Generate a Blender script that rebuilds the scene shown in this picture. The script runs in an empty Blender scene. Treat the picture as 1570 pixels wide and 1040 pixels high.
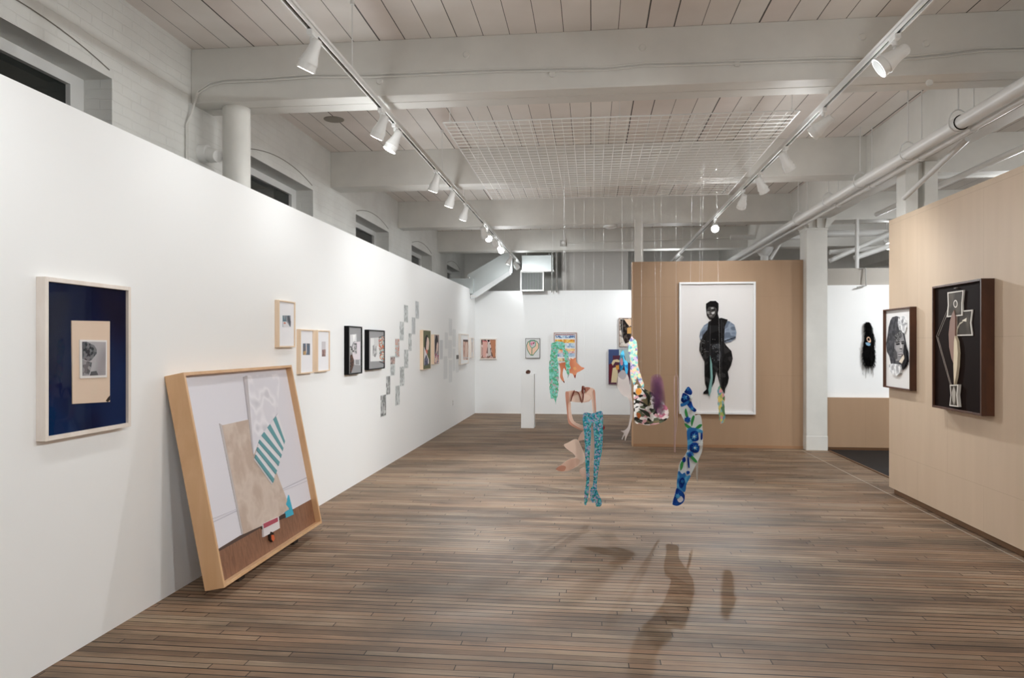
import bpy, math, random
from mathutils import Vector, Matrix, noise
random.seed(7)
C = bpy.context.scene.collection
SC = bpy.context.scene
R = math.radians

# ------------------------------------------------------------------ camera, world, exposure
F, CX, HY, H = 1100.0, 785.0, 528.0, 1.6          # focal length in pixels of the 1570x1040 photo, horizon row, eye height
YAW = math.atan(121 / F)
cam_d = bpy.data.cameras.new('camera'); cam = bpy.data.objects.new('camera', cam_d); C.objects.link(cam)
cam_d.sensor_width = 36; cam_d.lens = 36 * F / 1570; cam_d.shift_y = 8 / 1570; cam_d.clip_start = .05
cam.location = (0, 0, H); cam.rotation_euler = (R(90), 0, YAW); SC.camera = cam
w = bpy.data.worlds.new('night'); SC.world = w; w.use_nodes = True
w.node_tree.nodes['Background'].inputs[0].default_value = (.30, .34, .42, 1)
w.node_tree.nodes['Background'].inputs[1].default_value = .12
SC.view_settings.view_transform = 'Standard'; SC.view_settings.look = 'None'
SC.view_settings.gamma = 1; SC.view_settings.use_curve_mapping = False
SC.view_settings.exposure = 0.66
SC.cycles.max_bounces = 10; SC.cycles.diffuse_bounces = 7; SC.cycles.transparent_max_bounces = 24
SC.cycles.sample_clamp_indirect = 6
SC.cycles.use_denoising = True
WALL_W, ART_W, FLOOD_W, FILL_W = 13, 60, 150, 3.3   # watts of the track heads; FILL_W feeds the fill light added at each head

# ------------------------------------------------------------------ photo geometry helpers
cA, sA = math.cos(YAW), math.sin(YAW)
def ray(px, py):
    r = (px - CX) / F; u = (HY - py) / F
    return Vector((r * cA - sA, cA + r * sA, u))
def onX(px, py, X): v = ray(px, py); t = X / v.x; return Vector((X, t * v.y, H + t * v.z))
def onY(px, py, Y): v = ray(px, py); t = Y / v.y; return Vector((t * v.x, Y, H + t * v.z))
def onZ(px, py, Z=0): v = ray(px, py); t = (Z - H) / v.z; return Vector((t * v.x, t * v.y, Z))
def zm(x0, y0, s): return lambda pts: [(x0 + x / s, y0 + y / s) for x, y in pts]
class Plane:
    def __init__(s, o, u, v):
        s.o = Vector(o); s.u = Vector(u).normalized(); s.v = Vector(v).normalized(); s.n = s.u.cross(s.v)
    def at(s, a, b, n=0): return s.o + s.u * a + s.v * b + s.n * n
    def uv(s, px, py, n=0):
        d = ray(px, py); o = s.o + s.n * n; c0 = Vector((0, 0, H))
        t = (o - c0).dot(s.n) / d.dot(s.n); p = c0 + d * t - s.o
        return (p.dot(s.u), p.dot(s.v))

# ------------------------------------------------------------------ materials
def lin(c):
    return tuple(((x / 255) / 12.92 if x <= 10 else ((x / 255 + .055) / 1.055) ** 2.4) for x in c) + (1,)
MATS = {}
def mat(name, col, rough=.6, metal=0, emit=None, bump=None, vary=0, coat=0, trans=0):
    if name in MATS: return MATS[name]
    m = bpy.data.materials.new(name); m.use_nodes = True; nt = m.node_tree; b = nt.nodes['Principled BSDF']
    c = lin(col)
    b.inputs['Base Color'].default_value = c; b.inputs['Roughness'].default_value = rough
    b.inputs['Metallic'].default_value = metal
    b.inputs['Specular IOR Level'].default_value = (.06 if rough > .34 and sum(col) < 150 else .2) if rough >= .35 and sum(col) < 330 else .45
    if coat: b.inputs['Coat Weight'].default_value = coat; b.inputs['Coat Roughness'].default_value = .05
    if emit: b.inputs['Emission Color'].default_value = (1, .97, .9, 1); b.inputs['Emission Strength'].default_value = emit
    tc = nt.nodes.new('ShaderNodeTexCoord')
    if vary:
        n = nt.nodes.new('ShaderNodeTexNoise'); n.inputs['Scale'].default_value = 3.5; n.inputs['Detail'].default_value = 6
        nt.links.new(tc.outputs['Object'], n.inputs['Vector'])
        r = nt.nodes.new('ShaderNodeValToRGB'); r.color_ramp.elements[0].position = .3; r.color_ramp.elements[1].position = .7
        r.color_ramp.elements[0].color = tuple(x * (1 - vary) for x in c[:3]) + (1,); r.color_ramp.elements[1].color = tuple(min(1, x * (1 + vary)) for x in c[:3]) + (1,)
        nt.links.new(n.outputs[0], r.inputs[0]); nt.links.new(r.outputs[0], b.inputs['Base Color'])
    if bump:
        n = nt.nodes.new('ShaderNodeTexNoise'); n.inputs['Scale'].default_value = bump[0]; n.inputs['Detail'].default_value = 5
        nt.links.new(tc.outputs['Object'], n.inputs['Vector'])
        bp = nt.nodes.new('ShaderNodeBump'); bp.inputs['Strength'].default_value = bump[1]; bp.inputs['Distance'].default_value = .01
        nt.links.new(n.outputs[0], bp.inputs['Height']); nt.links.new(bp.outputs[0], b.inputs['Normal'])
    MATS[name] = m
    return m
def col(r, g, b, rough=.6): return mat('paint_%d_%d_%d' % (r, g, b), (r, g, b), rough)

def pat(name, cols, scale, stretch=(1, 1, 1), rough=.55, smooth=False, detail=0, alpha=1):
    """a printed pattern: voronoi cells picked from a list of colours"""
    m = bpy.data.materials.new(name); m.use_nodes = True; nt = m.node_tree; b = nt.nodes['Principled BSDF']
    b.inputs['Roughness'].default_value = rough; b.inputs['Specular IOR Level'].default_value = .12
    tc = nt.nodes.new('ShaderNodeTexCoord'); mp = nt.nodes.new('ShaderNodeMapping'); mp.inputs['Scale'].default_value = stretch
    nt.links.new(tc.outputs['Object'], mp.inputs[0])
    dn = nt.nodes.new('ShaderNodeTexNoise'); dn.inputs['Scale'].default_value = scale * .8; nt.links.new(mp.outputs[0], dn.inputs['Vector'])
    mx = nt.nodes.new('ShaderNodeMix'); mx.data_type = 'VECTOR'; mx.inputs['Factor'].default_value = min(.08, .35 / scale)
    nt.links.new(mp.outputs[0], mx.inputs[4]); nt.links.new(dn.outputs['Color'], mx.inputs[5])
    if smooth:
        v = nt.nodes.new('ShaderNodeTexNoise'); v.inputs['Scale'].default_value = scale; v.inputs['Detail'].default_value = detail
        nt.links.new(mx.outputs[1], v.inputs['Vector']); fac = v.outputs[0]
    else:
        v = nt.nodes.new('ShaderNodeTexVoronoi'); v.inputs['Scale'].default_value = scale
        nt.links.new(mx.outputs[1], v.inputs['Vector'])
        sp = nt.nodes.new('ShaderNodeSeparateColor'); nt.links.new(v.outputs['Color'], sp.inputs[0]); fac = sp.outputs[0]
    r = nt.nodes.new('ShaderNodeValToRGB'); r.color_ramp.interpolation = 'LINEAR' if smooth else 'CONSTANT'
    e = r.color_ramp.elements
    while len(e) < len(cols): e.new(.5)
    lo, hi = (.3, .7) if smooth else (0, 1)
    for i, c in enumerate(cols):
        e[i].position = lo + (hi - lo) * i / len(cols); e[i].color = lin(c)
    nt.links.new(fac, r.inputs[0]); nt.links.new(r.outputs[0], b.inputs['Base Color'])
    b.inputs['Alpha'].default_value = alpha
    return m

def nodes(name):
    m = bpy.data.materials.new(name); m.use_nodes = True; nt = m.node_tree
    return m, nt, nt.nodes['Principled BSDF']
def N(nt, t, **kw):
    n = nt.nodes.new(t)
    for k, v in kw.items():
        if k.startswith('i_'): n.inputs[k[2:].replace('_', ' ')].default_value = v
        else: setattr(n, k, v)
    return n
def ramp(nt, src, stops, interp='LINEAR'):
    r = nt.nodes.new('ShaderNodeValToRGB'); e = r.color_ramp.elements; r.color_ramp.interpolation = interp
    while len(e) < len(stops): e.new(.5)
    for i, (p, c) in enumerate(stops): e[i].position = p; e[i].color = c if len(c) == 4 else lin(c)
    nt.links.new(src, r.inputs[0]); return r.outputs[0]
def math_n(nt, op, a, b=None, c=None):
    n = nt.nodes.new('ShaderNodeMath'); n.operation = op
    for i, x in enumerate((a, b, c)):
        if x is None: continue
        if isinstance(x, (int, float)): n.inputs[i].default_value = x
        else: nt.links.new(x, n.inputs[i])
    return n.outputs[0]
def mixc(nt, fac, a, b, mode='MIX'):
    n = nt.nodes.new('ShaderNodeMix'); n.data_type = 'RGBA'; n.blend_type = mode
    if isinstance(fac, (int, float)): n.inputs[0].default_value = fac
    else: nt.links.new(fac, n.inputs[0])
    for i, x in ((6, a), (7, b)):
        if isinstance(x, tuple): n.inputs[i].default_value = x
        else: nt.links.new(x, n.inputs[i])
    return n.outputs[2]

# old strip floor: narrow boards along X, butt joints, worn patches, grooves
def floor_material():
    m, nt, b = nodes('worn_strip_floor')
    tc = N(nt, 'ShaderNodeTexCoord'); L = nt.links.new
    wob = N(nt, 'ShaderNodeTexNoise', i_Scale=.8); L(tc.outputs['Object'], wob.inputs['Vector'])
    sep = N(nt, 'ShaderNodeSeparateXYZ'); L(tc.outputs['Object'], sep.inputs[0])
    y = math_n(nt, 'ADD', sep.outputs[1], math_n(nt, 'MULTIPLY', wob.outputs[0], .03))
    BW = .058
    row = math_n(nt, 'FLOOR', math_n(nt, 'DIVIDE', y, BW))
    fr = math_n(nt, 'FRACT', math_n(nt, 'DIVIDE', y, BW))
    wn = N(nt, 'ShaderNodeTexWhiteNoise', noise_dimensions='1D'); L(row, wn.inputs['W'])
    xs = math_n(nt, 'ADD', math_n(nt, 'DIVIDE', sep.outputs[0], 1.35), math_n(nt, 'MULTIPLY', wn.outputs[0], 7.3))
    colm = math_n(nt, 'FLOOR', xs); xf = math_n(nt, 'FRACT', xs)
    cmb = N(nt, 'ShaderNodeCombineXYZ'); L(colm, cmb.inputs[0]); L(row, cmb.inputs[1])
    bn = N(nt, 'ShaderNodeTexWhiteNoise', noise_dimensions='2D'); L(cmb.outputs[0], bn.inputs['Vector'])
    base = ramp(nt, bn.outputs[0], [(0, (138, 112, 91)), (.2, (162, 137, 114)), (.45, (180, 154, 128)), (.62, (172, 138, 111)), (.8, (170, 151, 130)), (1, (196, 171, 144))])
    # grain along the board
    mp = N(nt, 'ShaderNodeMapping'); mp.inputs['Scale'].default_value = (1.6, 60, 1); L(tc.outputs['Object'], mp.inputs[0])
    g = N(nt, 'ShaderNodeTexNoise', i_Scale=1.0, i_Detail=8, i_Roughness=.7); L(mp.outputs[0], g.inputs['Vector'])
    base = mixc(nt, .55, base, ramp(nt, g.outputs[0], [(.3, (92, 86, 80)), (.5, (172, 166, 158)), (.68, (222, 216, 206))]), 'MULTIPLY')
    st = N(nt, 'ShaderNodeTexNoise', i_Scale=.9, i_Detail=3, i_Roughness=.5); mps = N(nt, 'ShaderNodeMapping'); mps.inputs['Location'].default_value = (7, 2, 0); mps.inputs['Scale'].default_value = (.8, 1.3, 1); L(tc.outputs['Object'], mps.inputs[0]); L(mps.outputs[0], st.inputs['Vector'])
    base = mixc(nt, ramp(nt, st.outputs[0], [(.46, (0, 0, 0)), (.62, (175, 175, 175))]), base, lin((96, 78, 62)), 'MIX')
    # broad worn areas: reddish, grey, pale
    p1 = N(nt, 'ShaderNodeTexNoise', i_Scale=.55, i_Detail=5, i_Roughness=.6); L(tc.outputs['Object'], p1.inputs['Vector'])
    base = mixc(nt, ramp(nt, p1.outputs[0], [(.42, (0, 0, 0)), (.62, (140, 140, 140))]), base, lin((150, 116, 92)), 'MIX')
    mp2 = N(nt, 'ShaderNodeMapping'); mp2.inputs['Scale'].default_value = (.7, 2.6, 1); mp2.inputs['Location'].default_value = (3, 1, 0); L(tc.outputs['Object'], mp2.inputs[0])
    p2 = N(nt, 'ShaderNodeTexNoise', i_Scale=1.1, i_Detail=6, i_Roughness=.65); L(mp2.outputs[0], p2.inputs['Vector'])
    base = mixc(nt, ramp(nt, p2.outputs[0], [(.46, (0, 0, 0)), (.62, (200, 200, 200))]), base, lin((76, 65, 55)), 'MIX')
    base = mixc(nt, ramp(nt, p2.outputs[0], [(.3, (130, 130, 130)), (.45, (0, 0, 0))]), base, lin((196, 178, 158)), 'MIX')
    # scuffs of pale paint
    mp3 = N(nt, 'ShaderNodeMapping'); mp3.inputs['Scale'].default_value = (1.2, 4, 1); L(tc.outputs['Object'], mp3.inputs[0])
    p3 = N(nt, 'ShaderNodeTexNoise', i_Scale=2.4, i_Detail=9, i_Roughness=.75); L(mp3.outputs[0], p3.inputs['Vector'])
    base = mixc(nt, ramp(nt, p3.outputs[0], [(.655, (0, 0, 0)), (.70, (170, 170, 170))]), base, lin((178, 170, 158)), 'MIX')
    # grooves
    gw = math_n(nt, 'LESS_THAN', fr, math_n(nt, 'ADD', .06, math_n(nt, 'MULTIPLY', wn.outputs[0], .12)))
    jw = math_n(nt, 'LESS_THAN', xf, .0035)
    gap = math_n(nt, 'MAXIMUM', gw, jw)
    L(mixc(nt, math_n(nt, 'MULTIPLY', gap, .95), base, lin((26, 21, 18))), b.inputs['Base Color'])
    rr = ramp(nt, p1.outputs[0], [(.3, (186, 186, 186)), (.7, (215, 215, 215))])
    L(rr, b.inputs['Roughness']); b.inputs['Specular IOR Level'].default_value = .2
    hgt = math_n(nt, 'SUBTRACT', math_n(nt, 'MULTIPLY', g.outputs[0], .35), gap)
    hgt = math_n(nt, 'ADD', hgt, math_n(nt, 'MULTIPLY', bn.outputs[0], .5))
    bp = N(nt, 'ShaderNodeBump', i_Strength=.5, i_Distance=.004); L(hgt, bp.inputs['Height']); L(bp.outputs[0], b.inputs['Normal'])
    return m
# white painted boards along Y with open gaps
def ceiling_material():
    m, nt, b = nodes('painted_board_ceiling'); L = nt.links.new
    tc = N(nt, 'ShaderNodeTexCoord'); sep = N(nt, 'ShaderNodeSeparateXYZ'); L(tc.outputs['Object'], sep.inputs[0])
    wob = N(nt, 'ShaderNodeTexNoise', i_Scale=1.3, i_Detail=3); L(tc.outputs['Object'], wob.inputs['Vector'])
    x = math_n(nt, 'ADD', sep.outputs[0], math_n(nt, 'MULTIPLY', wob.outputs[0], .008))
    q = math_n(nt, 'DIVIDE', x, .212); cell = math_n(nt, 'FLOOR', q); fr = math_n(nt, 'FRACT', q)
    wn = N(nt, 'ShaderNodeTexWhiteNoise', noise_dimensions='1D'); L(cell, wn.inputs['W'])
    base = ramp(nt, wn.outputs[0], [(0, (234, 228, 223)), (.5, (238, 235, 231)), (1, (231, 222, 217))])
    st = N(nt, 'ShaderNodeTexNoise', i_Scale=1.1, i_Detail=5); L(tc.outputs['Object'], st.inputs['Vector'])
    base = mixc(nt, .35, base, ramp(nt, st.outputs[0], [(.35, (205, 198, 190)), (.65, (255, 255, 255))]), 'MULTIPLY')
    wn2 = math_n(nt, 'POWER', wn.outputs[0], 3)
    gap = math_n(nt, 'LESS_THAN', fr, math_n(nt, 'ADD', .022, math_n(nt, 'MULTIPLY', wn2, .045)))
    L(mixc(nt, math_n(nt, 'MULTIPLY', gap, .93), base, lin((30, 25, 22))), b.inputs['Base Color'])
    b.inputs['Roughness'].default_value = .55
    bp = N(nt, 'ShaderNodeBump', i_Strength=.6, i_Distance=.008); bp.invert = True; L(gap, bp.inputs['Height']); L(bp.outputs[0], b.inputs['Normal'])
    return m
def brick_material():
    m, nt, b = nodes('white_painted_brick'); L = nt.links.new
    tc = N(nt, 'ShaderNodeTexCoord'); sep = N(nt, 'ShaderNodeSeparateXYZ'); L(tc.outputs['Object'], sep.inputs[0])
    cmb = N(nt, 'ShaderNodeCombineXYZ'); L(math_n(nt, 'ADD', sep.outputs[1], sep.outputs[0]), cmb.inputs[0]); L(sep.outputs[2], cmb.inputs[1])
    dn = N(nt, 'ShaderNodeTexNoise', i_Scale=3, i_Detail=4); L(tc.outputs['Object'], dn.inputs['Vector'])
    ad = N(nt, 'ShaderNodeVectorMath', operation='MULTIPLY_ADD'); L(dn.outputs['Color'], ad.inputs[0]); ad.inputs[1].default_value = (.03, .03, 0); L(cmb.outputs[0], ad.inputs[2])
    br = N(nt, 'ShaderNodeTexBrick', i_Scale=1, i_Mortar_Size=.006, i_Mortar_Smooth=.8, i_Brick_Width=.21, i_Row_Height=.072)
    L(ad.outputs[0], br.inputs['Vector'])
    b.inputs['Roughness'].default_value = .5
    st = N(nt, 'ShaderNodeTexNoise', i_Scale=1.4, i_Detail=7, i_Roughness=.6); L(tc.outputs['Object'], st.inputs['Vector'])
    base = ramp(nt, st.outputs[0], [(.3, (204, 203, 199)), (.55, (216, 216, 212)), (.8, (222, 221, 218))])
    L(base, b.inputs['Base Color'])
    h = math_n(nt, 'SUBTRACT', math_n(nt, 'MULTIPLY', st.outputs[0], .8), math_n(nt, 'MULTIPLY', br.outputs['Fac'], .5))
    bp = N(nt, 'ShaderNodeBump', i_Strength=.45, i_Distance=.012); L(h, bp.inputs['Height']); L(bp.outputs[0], b.inputs['Normal'])
    return m
def board_material(name, c, seam, axis, bw, bh, off=(0, 0)):
    m, nt, b = nodes(name); L = nt.links.new
    tc = N(nt, 'ShaderNodeTexCoord'); sep = N(nt, 'ShaderNodeSeparateXYZ'); L(tc.outputs['Object'], sep.inputs[0])
    cmb = N(nt, 'ShaderNodeCombineXYZ'); L(math_n(nt, 'ADD', sep.outputs[axis], off[0]), cmb.inputs[0]); L(math_n(nt, 'ADD', sep.outputs[2], off[1]), cmb.inputs[1])
    br = N(nt, 'ShaderNodeTexBrick', i_Scale=1, i_Mortar_Size=.0022, i_Mortar_Smooth=.3, i_Brick_Width=bw, i_Row_Height=bh)
    br.offset = .5; L(cmb.outputs[0], br.inputs['Vector'])
    mp = N(nt, 'ShaderNodeMapping'); mp.inputs['Scale'].default_value = (6, 6, .7) ; L(tc.outputs['Object'], mp.inputs[0])
    n = N(nt, 'ShaderNodeTexNoise', i_Scale=1.5, i_Detail=4); L(mp.outputs[0], n.inputs['Vector'])
    base = mixc(nt, .3, lin(c), ramp(nt, n.outputs[0], [(.3, (235, 232, 228)), (.7, (255, 255, 255))]), 'MULTIPLY')
    L(mixc(nt, math_n(nt, 'MULTIPLY', br.outputs['Fac'], .45), base, lin(seam)), b.inputs['Base Color'])
    b.inputs['Roughness'].default_value = .62
    return m
def wood_material(name, a, c, axis_scale, rough=.45):
    m, nt, b = nodes(name); L = nt.links.new
    tc = N(nt, 'ShaderNodeTexCoord'); mp = N(nt, 'ShaderNodeMapping'); mp.inputs['Scale'].default_value = axis_scale; L(tc.outputs['Object'], mp.inputs[0])
    n = N(nt, 'ShaderNodeTexNoise', i_Scale=2.0, i_Detail=6, i_Roughness=.6, i_Distortion=.6); L(mp.outputs[0], n.inputs['Vector'])
    L(ramp(nt, n.outputs[0], [(.32, a), (.68, c)]), b.inputs['Base Color']); b.inputs['Roughness'].default_value = rough
    return m
def glass_material():
    m = bpy.data.materials.new('picture_glass'); m.use_nodes = True; nt = m.node_tree; nt.nodes.clear(); L = nt.links.new
    o = N(nt, 'ShaderNodeOutputMaterial'); t = N(nt, 'ShaderNodeBsdfTransparent'); g = N(nt, 'ShaderNodeBsdfGlossy'); g.inputs['Roughness'].default_value = .01
    fr = N(nt, 'ShaderNodeFresnel'); fr.inputs['IOR'].default_value = 1.45; mx = N(nt, 'ShaderNodeMixShader')
    ge = N(nt, 'ShaderNodeNewGeometry'); L(math_n(nt, 'MULTIPLY', math_n(nt, 'MULTIPLY', fr.outputs[0], .55), math_n(nt, 'SUBTRACT', 1, ge.outputs['Backfacing'])), mx.inputs[0]); L(t.outputs[0], mx.inputs[1]); L(g.outputs[0], mx.inputs[2]); L(mx.outputs[0], o.inputs[0])
    return m

FLOOR = floor_material(); CEIL = ceiling_material(); BRICK = brick_material()
WHITE = mat('white_gallery_paint', (244, 245, 245), .55, bump=(40, .02))
BEAM = mat('white_painted_timber', (216, 215, 210), .5, vary=.05, bump=(9, .12))
STEEL = mat('white_enamel', (222, 222, 220), .35)
LAMPW = mat('white_lamp_housing', (232, 232, 230), .3)
KRAFT = board_material('brown_kraft_board', (168, 138, 110), (132, 102, 78), 0, 1.22, 1.22, (.15, .1))
KRAFT_LIT = board_material('lit_kraft_board', (206, 183, 158), (164, 138, 114), 1, 1.2, 1.22, (.35, .78))  # same kraft made lighter: the right wall's stronger light put into colour
KRAFT3 = mat('brown_kraft_trim', (160, 122, 90), .6)
OAK = wood_material('honey_wood', (208, 164, 120), (224, 184, 142), (3, 3, .8))
PALEWOOD = wood_material('pale_maple', (226, 200, 172), (238, 216, 190), (4, 4, .8))
WHITEWASH = wood_material('whitewashed_wood', (226, 214, 202), (240, 232, 224), (4, 4, .8))
WALNUT = wood_material('walnut', (66, 38, 24), (92, 54, 34), (3, 3, 1))
BLACK = mat('black_lacquer', (22, 22, 23), .35)
DARKSLOT = mat('dark_slot', (20, 19, 18), .6)
DUCT = mat('galvanised_painted_duct', (196, 202, 202), .35, metal=.3)
GLASS = glass_material()
LENS = mat('lit_lamp_lens', (255, 255, 255), .3, emit=14)
LENSOFF = mat('unlit_lamp_lens', (120, 120, 118), .3)
PAPER = mat('white_paper', (238, 238, 242), .6)
WIREMAT = mat('clear_nylon_line', (225, 228, 228), .25)

# ------------------------------------------------------------------ mesh builder
ORG = {}
class MB:
    def __init__(s): s.v = []; s.f = []; s.m = []; s.mats = []
    def mi(s, m):
        if m not in s.mats: s.mats.append(m)
        return s.mats.index(m)
    def add(s, vs, fs, m):
        k = len(s.v); s.v += [Vector(p) for p in vs]; i = s.mi(m)
        for f in fs: s.f.append([k + a for a in f]); s.m.append(i)
    def box(s, a, b, m, pl=None):
        (x0, y0, z0), (x1, y1, z1) = a, b
        vs = [(x, y, z) for z in (z0, z1) for y in (y0, y1) for x in (x0, x1)]
        if pl: vs = [pl.at(*p) for p in vs]
        s.add(vs, [(0, 2, 3, 1), (4, 5, 7, 6), (0, 1, 5, 4), (2, 6, 7, 3), (0, 4, 6, 2), (1, 3, 7, 5)], m)
    def prism(s, pl, pts, n0, n1, m, side=None, bend=None):
        area = sum(pts[i][0] * pts[(i + 1) % len(pts)][1] - pts[(i + 1) % len(pts)][0] * pts[i][1] for i in range(len(pts)))
        if area < 0: pts = pts[::-1]
        n = len(pts)
        bd = bend or (lambda u, v: 0)
        s.add([pl.at(u, v, n1 + bd(u, v)) for u, v in pts], [tuple(range(n))], m)
        if n1 - n0 > .0004:
            s.add([pl.at(u, v, n0 + bd(u, v)) for u, v in pts], [tuple(range(n))[::-1]], side or m)
            s.add([pl.at(u, v, q + bd(u, v)) for q in (n0, n1) for u, v in pts], [(i, (i + 1) % n, n + (i + 1) % n, n + i) for i in range(n)], side or m)
    def tube(s, path, r, m, seg=8, cap=True):
        path = [Vector(p) for p in path]; n = len(path); rr = r if isinstance(r, (list, tuple)) else [r] * n
        vs = []; up = None
        for i, p in enumerate(path):
            t = (path[min(i + 1, n - 1)] - path[max(i - 1, 0)]).normalized()
            if up is None or abs(up.dot(t)) > .95:
                up = Vector((0, 0, 1)) if abs(t.z) < .9 else Vector((1, 0, 0))
            a = t.cross(up).normalized(); b = a.cross(t).normalized(); up = b
            for k in range(seg):
                q = 2 * math.pi * k / seg; vs.append(p + (a * math.cos(q) + b * math.sin(q)) * rr[i])
        fs = [(i * seg + k, i * seg + (k + 1) % seg, (i + 1) * seg + (k + 1) % seg, (i + 1) * seg + k) for i in range(n - 1) for k in range(seg)]
        if cap: fs += [tuple(range(seg))[::-1], tuple((n - 1) * seg + k for k in range(seg))]
        s.add(vs, fs, m)
    def ball(s, c, r, m, seg=12, rings=8, sc=(1, 1, 1), wob=0):
        vs = []; fs = []
        for i in range(rings + 1):
            th = math.pi * i / rings
            for k in range(seg):
                ph = 2 * math.pi * k / seg
                d = Vector((math.sin(th) * math.cos(ph), math.sin(th) * math.sin(ph), math.cos(th)))
                q = 1 + (wob * noise.noise(d * 4) if wob else 0)
                vs.append((c[0] + d.x * r * sc[0] * q, c[1] + d.y * r * sc[1] * q, c[2] + d.z * r * sc[2] * q))
        for i in range(rings):
            for k in range(seg):
                fs.append((i * seg + k, (i + 1) * seg + k, (i + 1) * seg + (k + 1) % seg, i * seg + (k + 1) % seg))
        s.add(vs, fs, m)
    def build(s, name, parent=None, smooth=False, bevel=0):
        o0 = ORG.get(parent.name, Vector()) if parent else Vector()
        if parent is None and s.v and not getattr(s, 'keep', False):
            o0 = Vector((0, 0, 0))
        me = bpy.data.meshes.new(name); me.from_pydata([tuple(p - o0) for p in s.v], [], s.f); me.update()
        for m in s.mats: me.materials.append(m)
        me.polygons.foreach_set('material_index', s.m)
        o = bpy.data.objects.new(name, me); C.objects.link(o)
        if parent: o.parent = parent
        ORG[o.name] = o0
        if smooth:
            me.polygons.foreach_set('use_smooth', [True] * len(me.polygons))
            try: me.set_sharp_from_angle(angle=R(40))
            except Exception: pass
        if bevel:
            b = o.modifiers.new('bevel', 'BEVEL'); b.width = bevel; b.segments = 2; b.limit_method = 'ANGLE'
        return o
def tag(o, label=None, cat=None, group=None, kind=None):
    for k, v in (('label', label), ('category', cat), ('group', group), ('kind', kind)):
        if v: o[k] = v
    return o
def thing(name, loc, label, cat, group=None):
    o = bpy.data.objects.new(name, None); C.objects.link(o); o.location = loc; o.empty_display_size = .1
    ORG[o.name] = Vector(loc)
    return tag(o, label, cat, group)
def sbox(name, a, b, m, label=None, bevel=0):
    k = MB(); k.box(a, b, m); return tag(k.build(name, bevel=bevel), label, None, None, 'structure')

# ------------------------------------------------------------------ setting
XB, XL, XR, YF, ZC = -3.3, -2.67, 3.19, 16.45, 4.05   # brick face, left white wall, right clad wall, far wall, ceiling
sbox('floor', (XB, -4, -.1), (9.2, 18.6, 0), FLOOR)
sbox('floor.001', (3.56, 8.0, 0), (9.0, 11.30, .006), mat('black_floor_paint', (34, 34, 36), .5, vary=.1))
tr = MB(); tr.box((3.535, 8.0, 0), (3.56, 11.22, .012), mat('threshold_wood', (110, 82, 60), .5)); tag(tr.build('trim_1'), kind='structure')
tr = MB(); tr.box((3.158, -2, -.002), (3.166, 11.22, .0015), mat('filler_line', (176, 166, 152), .7)); tag(tr.build('trim_2'), kind='structure')
sbox('ceiling', (XB - .4, -4, ZC), (9.2, 18.9, ZC + .1), CEIL)
sbox('wall_left', (XL - .12, -4, 0), (XL, YF, 2.83), WHITE, 'tall white partition wall running down the left of the gallery')
sbox('wall_far', (XL - .12, YF, 0), (3.4, YF + .12, 2.83), WHITE, 'white end wall at the far side of the gallery')
sbox('wall_back', (XB, 18.6, 0), (9.2, 18.8, ZC), BEAM)
sbox('wall_right', (9.0, -4, 0), (9.2, 18.6, ZC), WHITE)
sbox('wall_front', (XB, -4.1, 0), (9.2, -4, ZC), WHITE)
# brick wall with window openings
ops = [(-.3, 1.38), (2.96, 4.64), (6.58, 8.26), (9.83, 11.49), (13.0, 14.69), (16.3, 17.95)]
ZW0, ZW1 = 2.3, 3.44
bw = MB(); ys = -4
bw.box((XB - .4, -4, 0), (XB, 18.6, ZW0), BRICK)
for a, b in ops:
    bw.box((XB - .4, ys, ZW0), (XB, a, ZW1), BRICK); ys = b
bw.box((XB - .4, ys, ZW0), (XB, 18.6, ZW1), BRICK)
bw.box((XB - .4, -4, ZW1), (XB, 18.6, ZC), BRICK)
tag(bw.build('wall_brick'), 'white painted brick outer wall behind the left partition', kind='structure')
DARKGLASS = mat('night_window_glass', (30, 34, 32), .04)
for i, (a, b) in enumerate(ops):
    x = XB - .21
    t = thing('window_%d' % (i + 1), (x, (a + b) / 2, ZW0), 'high white framed window in the brick wall, dark outside', 'window'); t['kind'] = 'structure'
    del t['category']
    f = MB(); fw = .13
    f.box((x - .07, a, ZW0), (x, a + fw, ZW1), STEEL); f.box((x - .07, b - fw, ZW0), (x, b, ZW1), STEEL)
    f.box((x - .07, a + fw, ZW1 - .075), (x, b - fw, ZW1), STEEL); f.box((x - .07, a + fw, ZW0), (x, b - fw, ZW0 + .06), STEEL)
    f.box((x - .06, a + fw, ZW1 - .36), (x - .015, b - fw, ZW1 - .33), mat('grey_window_bar', (120, 122, 118), .4))
    f.build('window_frame', t)
    g = MB(); g.box((x - .05, a + fw, ZW0 + .06), (x - .035, b - fw, ZW1 - .075), DARKGLASS); g.build('pane', t)
# segmental brick arches above the openings
for i, (a, b) in enumerate(ops):
    ar = MB(); n = 14; rise = .10; cy = (a + b) / 2; hw = (b - a) / 2 - .03
    pts = [Vector((XB + .002, cy - hw + 2 * hw * k / n, ZW1 + .05 + rise * (1 - (2 * k / n - 1) ** 2))) for k in range(n + 1)]
    ar.tube(pts, .0045, mat('crack_line', (120, 116, 108), .8), 5); tag(ar.build('trim_%d' % (3 + i)), kind='structure')
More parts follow.
